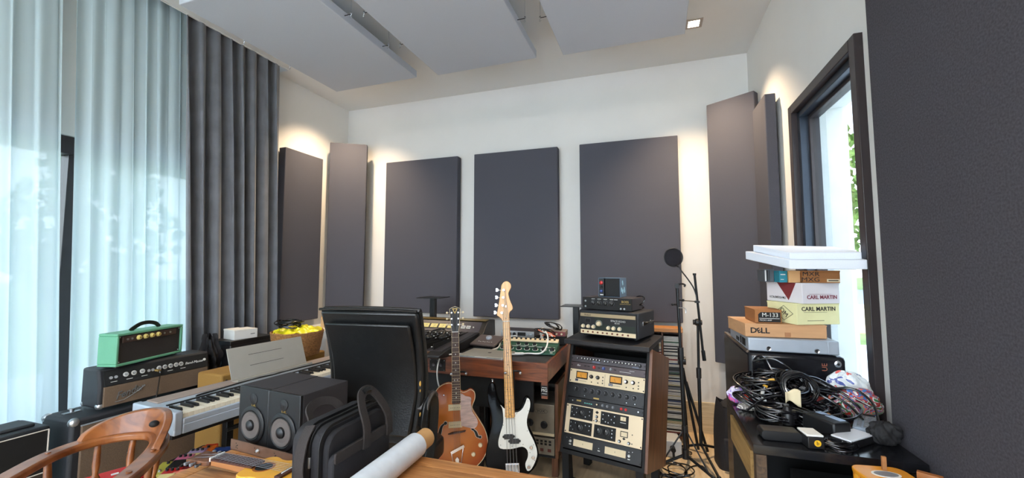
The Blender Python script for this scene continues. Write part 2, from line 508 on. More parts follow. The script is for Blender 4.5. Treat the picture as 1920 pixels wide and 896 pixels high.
def tree(name, label, loc, h, r, grp=None, low=0.3, n=420, lm=leafm):
    t = thing(name, label, 'tree', loc, 0, grp)
    MB().cyl((0, 0, 0), (0, 0, h * .6), h * .03, h * .018, 8).build('trunk', M['card2'], t)
    b = MB()
    rnd = random.Random(hash(label) % 99)
    rnd = random.Random(int(loc[0] * 10 + loc[1]))
    for i in range(n):
        a = rnd.random() * 2 * PI; u = rnd.random() ** .5; zz = rnd.random()
        rr = r * u * math.sin(PI * (0.12 + 0.8 * zz)) ** .6
        c = Vector((math.cos(a) * rr, math.sin(a) * rr, h * (low + (1 - low) * zz)))
        s_ = r * rnd.uniform(.06, .13)
        e = Euler((rnd.random() * 3, rnd.random() * 3, rnd.random() * 3)).to_matrix()
        p = [c + e @ Vector(q) * s_ for q in ((-1, -.5, 0), (0, -.7, .2), (1, 0, 0), (0, .7, .2), (-1, .5, 0))]
        b.hull(p, [(0, 1, 2, 3, 4)])
    b.build('foliage', lm, t)
    return t
tree('tree', 'tall leafy tree beyond the road at the right window, by the wall reveal', (12.5, 36, -.1), 12.0, 3.2, low=.15, n=900)
tree('shrub', 'low green shrub by the road seen through the right window', (18.5, 36.5, -.1), 2.2, 1.8, low=0.0, n=500)
struct(MB().b2((-8, -2.55, -.14), (-3.55, 12, -0.1)).build('bounce_terrace', pv))  # pale paving added outside the doors to brighten the sheers and avoid green bounce
struct(MB().b2((-5.6, -2.5, 3.1), (-3.51, 5, 3.2)).build('shade_canopy', 'render'))  # unseen canopy added to cut the daylight reaching the sheer curtains
tree('garden_tree', 'green garden tree seen in the gap between the white curtains', (-19, 9.3, -.1), 5.5, 2.4, low=.05, n=900, lm=mat('garden_leaves', (86, 120, 62), .8, var=.5, scale=5))

# ================================================================ CURTAINS
def curtain(name, ytop, ybot, x, z0, z1, amp, waves, nu, ph=0.0, skew=None):
    def fn(u, v):
        z = z0 + (z1 - z0) * v
        y = (ybot[0] + (ybot[1] - ybot[0]) * u) * (1 - v) + (ytop[0] + (ytop[1] - ytop[0]) * u) * v
        w = math.sin(2 * PI * waves * u + ph + 0.5 * math.sin(3 * u * PI + v * 1.3))
        w += (.35 if amp < .04 else .18) * math.sin(2 * PI * waves * 2.37 * u + 1.3 + v * .8)
        a = amp * (0.55 + 0.45 * (1 - v)) if amp < .04 else amp * (.5 + .5 * min(1, (1 - v) * 2.5 + .2))
        y += .012 * math.sin(2 * PI * waves * 1.31 * u + v * 2)
        return (x + a * w, y, z)
    return MB().grid(nu, 30, fn)
c = curtain('sheer', (-1.25, 1.335), (-1.25, 1.49), -3.20, 0.02, 3.37, .014, 21, 420).build('sheer_curtain', 'sheer', sharp=180)
tag(c, 'white sheer curtain left of the narrow gap showing the dark door frame', 'curtain')
c = curtain('sheer', (1.370, 2.02), (1.51, 2.16), -3.20, 0.02, 3.37, .014, 7, 160, 1.0).build('sheer_curtain', 'sheer', sharp=180)
tag(c, 'white sheer curtain between the narrow gap and the grey velvet curtain', 'curtain')
c = curtain('drape', (1.915, 2.72), (2.10, 2.84), -3.12, 0.015, 3.36, .042, 7.5, 300, .4).build('velvet_curtain', 'velvet', sharp=180, solid=.004)
tag(c, 'floor length grey velvet curtain gathered at the end of the sliding doors', 'curtain')

# ================================================================ ACOUSTIC PANELS
def panel(label, a, b_, z0, z1, depth, group=None, name='acoustic_panel', back=.019, fab='panel'):
    """upright fabric panel whose front face runs from a to b in plan; depth goes behind it"""
    a, b_ = Vector((a[0], a[1], 0)), Vector((b_[0], b_[1], 0))
    d = b_ - a
    t = thing(name, label, 'acoustic panel', (a.x, a.y, z0), math.degrees(math.atan2(d.y, d.x)), group)
    L = d.length
    MB().b2((0, 0, 0), (L, depth, z1 - z0)).build('fabric_face', fab, t, bevel=.006)
    MB().b2((L * .5 - .04, depth, z1 - z0 - .3), (L * .5 + .04, depth + back, z1 - z0 - .22)).build('wall_bracket', 'blackm', t)
    return t
panel('charcoal acoustic panel on back wall, nearest the left corner, above the office chair', (-2.655, 3.70), (-1.807, 3.70), .90, 2.485, .08, 'tall panels on the back wall')
panel('middle of the three charcoal panels on the back wall, behind the bass headstock', (-1.626, 3.70), (-.781, 3.70), .885, 2.485, .08, 'tall panels on the back wall')
panel('charcoal back wall panel behind the equipment rack and the compact disc shelf', (-.577, 3.70), (.262, 3.70), .90, 2.485, .08, 'tall panels on the back wall')
panel('narrow charcoal panel on the left wall beside the velvet curtain', (-3.15, 2.87), (-3.15, 3.33), .85, 2.47, .08, 'narrow panels near the left corner')
panel('charcoal corner panel set diagonally where left and back walls meet', (-3.15, 3.415), (-2.835, 3.61), .86, 2.675, .075, 'narrow panels near the left corner', back=.20)
panel('brownish charcoal corner panel set diagonally by the right rear corner', (.478, 3.60), (.778, 3.40), .62, 2.68, .075, back=.2)
panel('charcoal panel edge-on on the right wall next to the tall window', (.745, 3.32), (.745, 3.0), .62, 2.49, .065)
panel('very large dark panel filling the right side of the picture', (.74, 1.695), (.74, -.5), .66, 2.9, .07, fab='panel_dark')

# ceiling clouds
def cloud(label, x0, x1, y0, y1):
    t = thing('ceiling_cloud', label, 'acoustic panel', ((x0 + x1) / 2, (y0 + y1) / 2, 2.95), -1.0, 'grey panels hung from the ceiling')
    hx, hy = (x1 - x0) / 2, (y1 - y0) / 2
    MB().b2((-hx, -hy, 0), (hx, hy, .06)).build('fabric_face', 'cloud', t, bevel=.004)
    hb = MB()
    hb.tube([(0, 0, .0), (.055, 0, .0), (.062, 0, .006), (.055, 0, .012)], .0025, 6).sph((.0, 0, 0), .005)
    h = hb.build('screw_eye', 'blackm', t, loc=(hx - .005, hy - .46, .03))
    wb = MB()
    wb.cyl((0, 0, 0), (0, 0, .16), .0016, n=6)
    for i in range(3): wb.tube([(.006 * math.cos(q), 0 if i % 2 else .006 * math.sin(q), -.008 - .014 * i + .008 * (math.sin(q) if i % 2 == 0 else math.cos(q))) for q in [k * PI / 4 for k in range(8)]], .0014, 5, closed=True)
    w = wb.build('hanging_wire', 'steel', t, loc=(hx + .052, hy - .46, .045))
    for sx, sy in ((1, -1), (-1, 1), (-1, -1)):
        r = PI if sx < 0 else 0
        copyp(h, t, (sx * (hx - .005), sy * (hy - .46), .03), (0, 0, r)); copyp(w, t, (sx * (hx + .052), sy * (hy - .46), .045))
    return t
cloud('grey ceiling cloud panel nearest the curtains', -2.665, -1.825, 1.62, 2.93)
cloud('middle grey ceiling cloud panel', -1.635, -.785, 1.62, 2.935)
cloud('rightmost grey ceiling cloud panel, next to the square downlight', -.585, .262, 1.62, 2.945)

# recessed downlights
warm = emit('lamp_glow', (255, 236, 205), 14)
M['lampframe'] = mat('lamp_frame', (170, 158, 150), 0.5)
def downlight(x, y, label, power=26, tilt=(0, 0), ang=75, group='downlights above the hung panels', col=(1.0, .75, .49)):
    t = thing('downlight', label, 'ceiling light', (x, y, ZC), 0, group)
    b = MB()
    for s_ in (-1, 1):
        b.b2((s_ * .038, -.06, -.006), (s_ * .06, .06, -.0)).b2((-.038, s_ * .042, -.006), (.038, s_ * .06, 0))
    b.build('lamp_frame', 'lampframe', t, bevel=.001)
    MB().box((0, 0, -.002), (.078, .086, .003)).build('lamp_diffuser', warm, t)
    ld = bpy.data.lights.new('lamp', 'SPOT')
    ld.energy = power; ld.spot_size = R(ang); ld.spot_blend = 1.0; ld.shadow_soft_size = .04; ld.color = col
    l = bpy.data.objects.new('lamp', ld); COL.objects.link(l); l.parent = t
    l.location = (0, 0, -.03); l.rotation_euler = (R(tilt[0]), R(tilt[1]), 0)
    return t
downlight(.36, 3.2, 'square downlight in the ceiling right of the hung grey panels', 150, (0, 0), 98, None)
downlight(-2.72, 3.12, 'square downlight above the far left corner', 110, (8, 6), 105)
for x, y, l in ((-1.6, -1.7, 'added square fill downlight behind the camera near the curtains'), (-.7, -1.7, 'added square fill downlight behind the camera in mid room'), (.2, -1.7, 'added square fill downlight behind the camera near the right wall')):
    downlight(x, y, l, 60, (25, 0), 165, group='added fill downlights behind the camera', col=(1.0, .97, .95))  # unseen neutral lamps added to fill the room from behind
# ================================================================ AMPLIFIERS ALONG THE CURTAIN
# amplifiers: local x runs along the front from left to right, -y is the front
def corner_cap(r=.026):
    return MB().sph((0, 0, 0), r, (1, 1, 1), 10)
cab = thing('speaker_cabinet', 'large black speaker cabinet with brown grille and script badge under the black amplifier head', 'amplifier', (-2.80, 1.335, 0), 90)
LW, LD, LH = .76, .27, .575
MB().b2((0, .012, 0), (LW, LD, LH)).build('cabinet_shell', 'tolex', cab, bevel=.016)
MB().b2((.04, -.002, .04), (LW - .04, .014, LH - .04)).build('grille_cloth', 'grille', cab, bevel=.003)
MB().use('silver').box((LW / 2, -.0005, LH - .036), (LW - .07, .006, .006)).build('grille_trim', None, cab)
for x, y, z in ((.018, .027, LH - .018), (LW - .018, .027, LH - .018), (.018, LD - .018, LH - .018)):
    corner_cap(.024).build('metal_corner', 'steel', cab, loc=(x, y, z))
def script_badge(parent, x, y, z, w, rot=0):
    b = MB().use('steel')
    mx = Matrix.Translation((x, y, z)) @ Matrix.Rotation(R(-rot), 4, 'Y') @ FRONT
    b.text('Fender', w * .36, mx, .0018, .5, .85)
    P = [(-.46, -.17), (-.2, -.21), (.15, -.12), (.5, .02)]
    b.tube([mx @ Vector((px * w, py * w, .001)) for px, py in P], w * .014, 5)
    return b.build('script_badge', None, parent)
script_badge(cab, .125, -.004, LH - .115, .17, 12)
b = MB().use('steel').b2((-.035, -.014, 0), (.035, .014, .004)).cyl((0, 0, .003), (0, 0, .018), .009).cyl((0, 0, .018), (0, 0, .022), .013)
b.build('tilt_lock', None, cab, loc=(.075, .17, LH))
hd = thing('amplifier_head', 'black amplifier head with brown grille and a row of silver knobs, on the large cabinet', 'amplifier', (-2.815, 1.445, .577), 86)
HW, HD, HH = .565, .19, .222
b = MB().prism([(.012, .014), (.012, .13), (.035, HH), (HD, HH), (HD, .014)], 0, HW, 'yz')
b.build('cabinet_shell', 'tolex', hd, bevel=.012)
MB().b2((.02, -.001, .022), (HW - .02, .02, .128)).build('grille_cloth', 'grille', hd, bevel=.002)
b = MB().use('blk').prism([(-.001, .132), (.024, .212), (.045, .212), (.02, .132)], .022, HW - .022, 'yz')
slm = Matrix.Rotation(R(-17), 4, 'X')
def sl(x, t):   # a point on the sloping control panel, t from 0 (bottom) to 1
    return Vector((x, -.0022 + .025 * t, .132 + .08 * t))
b.use('ltxt')
for x in (.06, .13, .2, .33, .4): b.box(sl(x, .22), (.028, .0015, .003), slm.to_3x3())
b.text('Band-Master', .021, Matrix.Translation(sl(.468, .5)) @ slm @ FRONT, .0008, .35)
b.build('control_panel', None, hd)
kb = MB().use('ltxt').lathe([(.013, 0), (.013, .002)], (0, 0, 0), (0, -1, 0), 14).use('steel').lathe([(.0075, .002), (.0065, .014)], (0, 0, 0), (0, -1, 0), 12)
k0 = None
for x in (.115, .152, .192, .275, .305, .335, .365, .392):
    if k0 is None: k0 = kb.build('knob', None, hd, loc=sl(x, .55), rot=(R(-17), 0, 0))
    else: copyp(k0, hd, sl(x, .55))
jb = MB().use('steel').lathe([(.008, 0), (.008, .004), (.005, .004)], (0, 0, 0), (0, -1, 0), 12)
j0 = None
for x in (.048, .07, .222, .242):
    if j0 is None: j0 = jb.build('input_jack', None, hd, loc=sl(x, .5), rot=(R(-17), 0, 0))
    else: copyp(j0, hd, sl(x, .5))
MB().use('ltxt').lathe([(.008, 0), (.008, .003)], (0, 0, 0), (0, -1, 0), 16).build('pilot_lamp', None, hd, loc=sl(.528, .55), rot=(R(-17), 0, 0))
for x, y, z in ((.016, .028, .028), (HW - .016, .028, .028), (.016, HD - .016, .028)):
    corner_cap(.02).build('metal_corner', 'steel', hd, loc=(x, y, z))
script_badge(hd, .13, -.003, .078, .15, 12)
g = MB().use('gold').cyl((0, 0, 0), (0, -.035, .0), .008, n=10).use('cable').tube(crm([(0, -.03, 0), (0, -.042, -.01), (.002, -.035, -.05), (-.003, -.025, -.15), (-.02, -.02, -.24), (-.08, -.02, -.34), (-.13, -.03, -.42)], 6), .0035)
cb = g.build('guitar_cable', None, loc=(-2.80, 1.70, .745), rot=(0, 0, R(86)))
tag(cb, 'black cable with a brass plug hanging down the front of the black amplifier head', 'cable')

gr = thing('amplifier_head', 'mint green amplifier head with four cream knobs and a strap handle', 'amplifier', (-2.785, 1.492, .800), 104)
GW, GD, GH = .415, .115, .188
b = MB()
b.b2((0, 0, .008), (GW, GD, .022)).b2((0, 0, GH - .014), (GW, GD, GH)).b2((0, 0, .022), (.014, GD, GH - .014)).b2((GW - .014, 0, .022), (GW, GD, GH - .014)).b2((.01, GD - .01, .02), (GW - .01, GD - .002, GH - .01))
b.build('cabinet_shell', 'mint', gr, bevel=.004)
MB().use(mat('brown_black_grille', (46, 40, 38), .85, var=.3, scale=300, bump=.5)).b2((.014, .010, .022), (GW - .014, .02, GH - .014)).build('grille_cloth', None, gr)
MB().use(mat('bronze_panel', (84, 66, 62), .4, .4)).b2((.035, .004, GH - .055), (GW - .045, .012, GH - .020)).build('control_panel', None, gr, bevel=.002)
k = MB().use(mat('cream_knob', (226, 208, 130), .35)).lathe([(.014, 0), (.0135, .004), (.010, .006), (.009, .013)], (0, 0, 0), (0, -1, 0), 18).use('gold').lathe([(.006, .013), (.005, .014)], (0, 0, 0), (0, -1, 0), 12)
k0 = k.build('knob', None, gr, loc=(.125, .004, GH - .037))
for x in (.165, .205, .245): copyp(k0, gr, (x, .004, GH - .037))
j0 = MB().use('steel').lathe([(.006, 0), (.006, .004), (.003, .004)], (0, 0, 0), (0, -1, 0), 12).build('input_jack', None, gr, loc=(.06, .004, GH - .037))
for x in (.085, .285, .325): copyp(j0, gr, (x, .004, GH - .037))
s0 = MB().use('steel').sph((0, 0, 0), .004).build('screw', None, gr, loc=(.022, .009, GH - .022))
for x, z in ((GW - .022, GH - .022), (.022, .03), (GW - .022, .03)): copyp(s0, gr, (x, .009, z))
hp = crm([(.12, .055, GH), (.135, .055, GH + .012), (.18, .055, GH + .033), (.23, .055, GH + .036), (.275, .055, GH + .024), (.295, .055, GH + .006), (.30, .055, GH)], 5)
MB().tube(hp, 0, flat=(.022, .006), up=(0, 1, 0)).build('carry_handle', 'leather', gr)
f0 = MB().cyl((0, 0, 0), (0, 0, .009), .011, n=12).build('rubber_foot', 'rubber', gr, loc=(.03, .03, 0))
for x, y in ((GW - .03, .03), (.03, GD - .03), (GW - .03, GD - .03)): copyp(f0, gr, (x, y, 0))

lc = thing('speaker_cabinet', 'black combo amplifier with thin white piping at the lower left corner of the picture', 'amplifier', (-2.83, .66, 0), 90)
b = MB().b2((0, .01, 0), (.615, .25, .575))
b.build('cabinet_shell', 'tolex', lc, bevel=.014)
MB().b2((.015, .002, .36), (.60, .012, .555)).build('upper_grille', 'blk', lc)
MB().b2((.015, .002, .03), (.60, .012, .35)).build('lower_grille', mat('dark_brown_grille', (58, 48, 40), .9, var=.3, scale=400, bump=.6), lc)
b = MB().use(mat('white_piping', (205, 196, 186), .5))
for a, c_ in (((.012, 0, .03), (.012, 0, .558)), ((.603, 0, .03), (.603, 0, .558)), ((.012, 0, .558), (.603, 0, .558)), ((.012, 0, .355), (.603, 0, .355)), ((.012, 0, .03), (.603, 0, .03))): b.cyl(a, c_, .003, n=6)
b.build('piping', None, lc)
b = MB().b2((.10, .09, .572), (.50, .17, .588)).b2((.44, .06, .572), (.58, .2, .59))
b.build('top_pad', 'tolex', lc, bevel=.008)
MB().use('cream').b2((.20, .10, .588), (.34, .16, .594)).build('name_plate', None, lc, bevel=.002)

# things behind the piano
M['darkcase'] = mat('dark_flight_case', (30, 28, 30), .5, var=.15, scale=40)
cr_ = thing('equipment_crate', 'dark equipment crate standing against the velvet curtain', 'crate', (-2.83, 2.18, 0), 90)
MB().b2((0, 0, 0), (.34, .20, .825)).build('crate_body', 'darkcase', cr_, bevel=.008)
MB().b2((-.004, -.004, .80), (.344, .204, .832)).build('lid', 'black', cr_, bevel=.004)
wb = thing('white_carton', 'small white cardboard carton behind the piano music rest', 'box', (-2.85, 2.22, .832), 80)
MB().b2((0, 0, 0), (.165, .14, .068)).build('carton_body', mat('white_card', (222, 220, 216), .7), wb, bevel=.002)
MB().b2((-.002, -.002, .06), (.100, .142, .072)).build('carton_lid', mat('white_card_lid', (230, 226, 218), .7), wb, bevel=.002)
MB().use('ink').box((.13, -.001, .032), (.03, .001, .004)).build('carton_print', None, wb)
bg_ = MB()
def bagfn(u, v):
    a = 2 * PI * u
    r = (.070 + .018 * math.sin(5 * a + 4 * v) + .018 * math.sin(11 * a + 7 * v)) * (1 - .55 * v ** 3) * (.9 + .1 * math.sin(v * 14))
    return (r * 1.0 * math.cos(a), r * .95 * math.sin(a), .30 * v + .02 * math.sin(3 * a) * v)
bg_.use('nylon').grid(46, 22, bagfn)
o = bg_.build('black_bag', None, loc=(-2.91, 2.085, .580), sharp=60)
tag(o, 'crumpled black nylon bag slumped at the right end of the amplifier stack', 'bag')
cab_ext = MB().b2((0, 0, 0), (.12, .24, .575)).build('black_box', 'darkcase', loc=(-2.99, 2.0, 0), bevel=.006) if False else None
tw = thing('tweed_amplifier', 'ochre tweed speaker cabinet standing behind the piano stand', 'amplifier', (-2.49, 1.87, 0), 88)
MB().b2((0, 0, 0), (.82, .22, .70)).build('cabinet_shell', 'tweed', tw, bevel=.012)
MB().b2((.05, -.004, .06), (.40, .002, .62)).b2((.43, -.004, .06), (.77, .002, .62)).build('front_cloth', mat('ochre_front', (140, 102, 44), .85, var=.15, scale=200), tw)
MB().use('darkcase').cyl((.0, -.002, .66), (.0, -.006, .66), .006).build('screw', None, tw, loc=(.03, 0, 0))
# basket with a yellow bag and a coil of cable
bk = thing('seagrass_basket', 'round woven brown basket holding a yellow plastic bag', 'basket', (-2.555, 2.50, .706), 0)
mb = MB()
for i in range(17):
    z = .165 * i / 16; r = .150 + .030 * (i / 16)
    mb.tube([(r * math.cos(q), r * math.sin(q), z + .003 * math.sin(q * 9 + i)) for q in [k * PI / 14 for k in range(28)]], .0068, 6, closed=True)
mb.cyl((0, 0, -.004), (0, 0, .004), .150, n=28)
M['seagrass'] = mat('seagrass_weave', (150, 106, 62), .85, var=.35, scale=90, bump=.8, bscale=300)
mb.build('woven_body', 'seagrass', bk)
def ybag(u, v):
    a = 2 * PI * u
    r = (.176 - .17 * v) * (1 + .05 * math.sin(7 * a + 2 * v))
    return (r * math.cos(a), r * math.sin(a), .165 + .035 * math.sin(v * PI * .6) + .012 * math.sin(6 * a + v * 9) + .006 * math.sin(13 * a))
o = MB().grid(60, 14, ybag).build('yellow_bag', mat('yellow_plastic', (238, 222, 40), .35, var=.25, scale=14), sharp=60, loc=(-2.555, 2.50, .702))
tag(o, 'bright yellow plastic bag stuffed in the woven basket', 'bag')
def coil(name, label, c, r, turns, rad, seed, mt='cable', flat=.25, tilt=(0, 0, 0), h=.03, tail=None, cat='cable', group=None, ell=1.0, wob=.12):
    rn = random.Random(seed); pts = []
    n = turns * 14
    for i in range(n):
        q = 2 * PI * i / 14
        k = i / n
        rr = r * (1 + wob * math.sin(q * .37 + seed) + wob * .6 * math.sin(q * 1.13 + 2 * seed) + rn.uniform(-.02, .02))
        pts.append(Vector((rr * math.cos(q) + rn.uniform(-1, 1) * r * .03, rr * ell * math.sin(q), h * abs(math.sin(k * PI * 3.1 + q * flat)) + rad)))
    mx = Euler([R(t) for t in tilt]).to_matrix()
    pts = [mx @ p for p in pts]
    if tail: pts += [Vector(t) - Vector(c) for t in tail]
    mz = min(p.z for p in pts[:n])
    pts = [p - Vector((0, 0, mz - rad)) if i < n else p for i, p in enumerate(pts)]
    o = MB().tube(crm(pts, 3), rad, 6).build(name, mt, loc=c, sharp=60)
    return tag(o, label, cat, group)
coil('cable_coil', 'black cable coil lying on the yellow bag in the basket', (-2.60, 2.46, .90), .085, 10, .0045, 3, h=.05, ell=.8, wob=.2)
# wooden organiser on a low white cabinet in the far corner
o = MB().b2((-3.12, 2.98, 0), (-2.72, 3.34, .80)).build('white_cabinet', 'white', bevel=.004)
tag(o, 'low white cabinet almost hidden behind the chair in the left corner', 'cabinet')
b = MB()
b.b2((0, 0, 0), (.16, .09, .01)).b2((0, 0, .01), (.04, .09, .085)).b2((.055, 0, .01), (.10, .09, .095)).b2((.115, 0, .01), (.16, .09, .09)).b2((.0, .08, .01), (.16, .09, .10))
o = b.build('wooden_organiser', mat('pale_wood', (206, 170, 122), .6, var=.06), loc=(-2.90, 3.10, .80), rot=(0, 0, R(40)))
tag(o, 'small pale wooden organiser with slots on the white cabinet', 'organiser')

# ================================================================ DIGITAL PIANO
pn = thing('digital_piano', 'long silver digital piano with a black stand and a grey music rest', 'piano', (-2.025, 1.315, .60), 85)
PW, PD = 1.30, .345          # local x along the keys, +y to the back (away from the player)
M['pgrey'] = mat('piano_grey', (176, 186, 198), .38, .25, var=.02)
M['ptop'] = mat('piano_speaker_cloth', (150, 134, 124), .8, var=.06, scale=300, bump=.3)
b = MB().b2((0, .0, .02), (.035, PD, .105)).b2((PW - .035, 0, .02), (PW, PD, .105)).b2((.035, 0, .0), (PW - .035, PD, .045)).b2((.035, .0, .04), (PW - .035, .012, .07)).b2((.035, .155, .04), (PW - .035, PD, .10)).b2((0, 0, 0), (.035, PD, .03)).b2((PW - .035, 0, 0), (PW, PD, .03))
b.build('case', 'pgrey', pn, bevel=.010)
b = MB().use('ptop').b2((.05, .235, .098), (PW - .05, PD - .012, .106))
b.build('speaker_strip', None, pn, bevel=.003)
MB().use('black').b2((.05, .158, .098), (PW - .05, .170, .104)).build('control_strip', None, pn)
nw = 52; kw = (PW - .075) / nw
wkb = MB().use(mat('white_key', (232, 222, 200), .3)).b2((.0004, .010, .045), (kw - .0004, .157, .088))
wk = wkb.build('white_key', None, pn, bevel=.001, loc=(.0375, 0, 0))
for i in range(1, nw): copyp(wk, pn, (.0375 + i * kw, 0, 0))
bkk = None
pat = [1, 0, 1, 1, 0, 1, 1]   # starts on A: A# . C# D# . F# G#
for i in range(nw - 1):
    if pat[i % 7]:
        if bkk is None:
            bb = MB().use('black').prism([(.062, .086), (.068, .101), (.157, .101), (.157, .086)], -.0055, .0055, 'yz')
            bkk = bb.build('black_key', None, pn, bevel=.001, loc=(.0375 + (i + 1) * kw, 0, 0))
        else: copyp(bkk, pn, (.0375 + (i + 1) * kw, 0, 0))
# stand
b = MB().use('blackm')
b.b2((.02, .05, -.03), (PW - .02, .08, 0)).b2((.02, .26, -.03), (PW - .02, .29, 0))
b.build('stand_rail', None, pn, bevel=.002)
lg = MB().use('blackm').b2((-.018, -.02, -.60), (.018, .02, -.0)).b2((-.018, -.12, -.60), (.018, .12, -.57)).build('stand_leg', None, pn, bevel=.002, loc=(.34, .16, -.0))
copyp(lg, pn, (PW - .25, .16, 0))
MB().use('blackm').cyl((.32, .14, -.10), (.98, .14, -.10), .012).build('stand_brace', None, pn)
# music rest
mr = MB().use(mat('rest_grey', (172, 168, 158), .5, .2, var=.02))
tilt = Matrix.Rotation(R(-20), 4, 'X')
mr.box(tilt @ Vector((0, 0, .098)), (.50, .003, .185), tilt.to_3x3())
mr.b2((-.25, -.052, .002), (.25, .0, .005)).box((-.0, -.052, .008), (.50, .003, .014))
mr.build('music_rest', None, pn, loc=(.68, .285, .103), bevel=.001)
b = MB().use('blk')
for z in (.07, .135):
    p = tilt @ Vector((0, -.002, z)); b.box(p, (.22, .001, .002), tilt.to_3x3())
b.build('rest_slot', None, pn, loc=(.66, .285, .103))
cbp = crm([(0.18, .17, .108), (.35, .19, .109), (.5, .205, .109), (.62, .195, .109), (.72, .20, .109), (.95, .19, .109), (1.2, .2, .109)], 6)
o = MB().use('cable').tube(cbp, .0035).tube([p + Vector((.01, .008 + .004 * math.sin(i), .001)) for i, p in enumerate(cbp)], .003).build('piano_cable', mat('dark_red_cable', (52, 26, 28), .4), loc=(-2.025, 1.315, .60), rot=(0, 0, R(85)))
tag(o, 'thin dark cable laid along the top of the silver piano', 'cable')

# ================================================================ OAK TABLE IN FRONT
TZ = .70
tb = thing('oak_table', 'worn oak table at the bottom of the picture carrying the laptop bag and speakers', 'table', (0, 0, 0))
TX0, TX1, TY1, TY0 = -1.44, -.30, 1.30, .55
b = MB()
b.b2((TX0, TY1 - .055, TZ - .028), (TX1, TY1, TZ), .003)
b.b2((TX0, TY0, TZ - .028), (TX0 + .05, TY1 - .057, TZ), .003)
n = 6; w = (TY1 - .057 - TY0) / n
for i in range(n): b.b2((TX0 + .052, TY0 + i * w, TZ - .028), (TX1, TY0 + (i + 1) * w - .0015, TZ), .003)
b.build('tabletop', 'table_wood', tb)
b = MB().b2((TX0 + .05, TY1 - .08, TZ - .11), (TX1 - .05, TY1 - .06, TZ - .028)).b2((TX0 + .05, TY0 + .06, TZ - .11), (TX1 - .05, TY0 + .08, TZ - .028)).b2((TX0 + .05, TY0 + .06, TZ - .11), (TX0 + .07, TY1 - .06, TZ - .028)).b2((TX1 - .07, TY0 + .06, TZ - .11), (TX1 - .05, TY1 - .06, TZ - .028))
b.build('apron', 'table_wood', tb)
l0 = MB().b2((-.03, -.03, 0), (.03, .03, TZ - .028)).build('leg', 'table_wood', tb, bevel=.004, loc=(TX0 + .08, TY1 - .09, 0))
for x, y in ((TX1 - .08, TY1 - .09), (TX0 + .08, TY0 + .09), (TX1 - .08, TY0 + .09)): copyp(l0, tb, (x, y, 0))

# perforated strip under the speakers, speakers
ps = thing('metal_rail', 'brown perforated metal rail with a round bolt in front of the two small speakers', 'rail', (-1.445, 1.132, TZ), -5.4)
b = MB().b2((0, 0, 0), (.42, .004, .036)).b2((0, 0, 0), (.42, .03, .003))
b.build('strip', mat('brown_metal', (128, 100, 84), .4, .5, var=.1), ps)
b = MB().use('blk')
for i in range(4):
    for dx, dz in ((0, .012), (.008, .02), (.0, .026), (.008, .010), (.004, .018)): b.cyl((.03 + i * .1 + dx, .0005, dz), (.03 + i * .1 + dx, -.0005, dz), .0018, n=8)
b.build('perforation', None, ps)
MB().use('steel').lathe([(.007, 0), (.008, .004), (.005, .009), (.0, .011)], (.15, 0, .02), (0, -1, 0), 14).build('bolt', None, ps)
M['cone'] = mat('speaker_cone', (98, 90, 86), .55, .15, var=.04)
def monitor(label, loc, rz, w=.160, d=.215, h=.205):
    t = thing('studio_speaker', label, 'speaker', loc, rz, None)
    MB().b2((0, .012, 0), (w, d, h)).build('enclosure', mat('speaker_vinyl', (52, 48, 50), .6, var=.1, scale=200, bump=.3), t, bevel=.002)
    b = MB().b2((0, 0, .0), (w, .013, h)).lathe([(.066, 0), (.066, .005), (.056, .008)], (w * .5, .0, h * .36), (0, -1, 0), 36)
    b.build('front_baffle', 'black', t, bevel=.003)
    b = MB().use('rubber').lathe([(.056, -.001), (.053, .006), (.049, .004), (.046, .001)], (0, 0, 0), (0, -1, 0), 36)
    b.build('cone_surround', None, t, loc=(w * .5, -.004, h * .36))
    b = MB().use('cone')
    prof = [(.0465, .0015), (.036, -.004), (.020, -.008)]
    c_ = Vector((0, 0, 0)); ring = []
    b.lathe([(.0475, .0075), (.0465, .0095), (.034, .0075), (.018, .006)], (0, 0, 0), (0, -1, 0), 36)
    cn = b.build('woofer_cone', None, t, loc=(w * .5, -.001, h * .36))
    MB().use('black').lathe([(.020, .006), (.018, .014), (.010, .019), (.0, .021)], (0, 0, 0), (0, -1, 0), 24).build('dust_cap', None, cn)
    b = MB().use('black').lathe([(.020, .0008), (.019, .0012), (.012, .001), (.008, .002), (.0, .003)], (0, 0, 0), (0, -1, 0), 24)
    b.build('tweeter', None, t, loc=(w * .5, -.001, h * .80))
    b = MB().use('gold')
    for i, hh in enumerate((.014, .026, .018, .022, .024, .016)): b.box((w * .42 + i * .0052, -.001, h * .60 + hh / 2), (.0026, .0012, hh))
    b.build('emblem', None, t)
    return t
monitor('left of two small black studio speakers on the table, beside the piano keys', (-1.475, 1.182, TZ + .003), -5, h=.207)
monitor('right of two small black studio speakers on the table, behind the laptop bag', (-1.310, 1.163, TZ + .003), -5, h=.207)
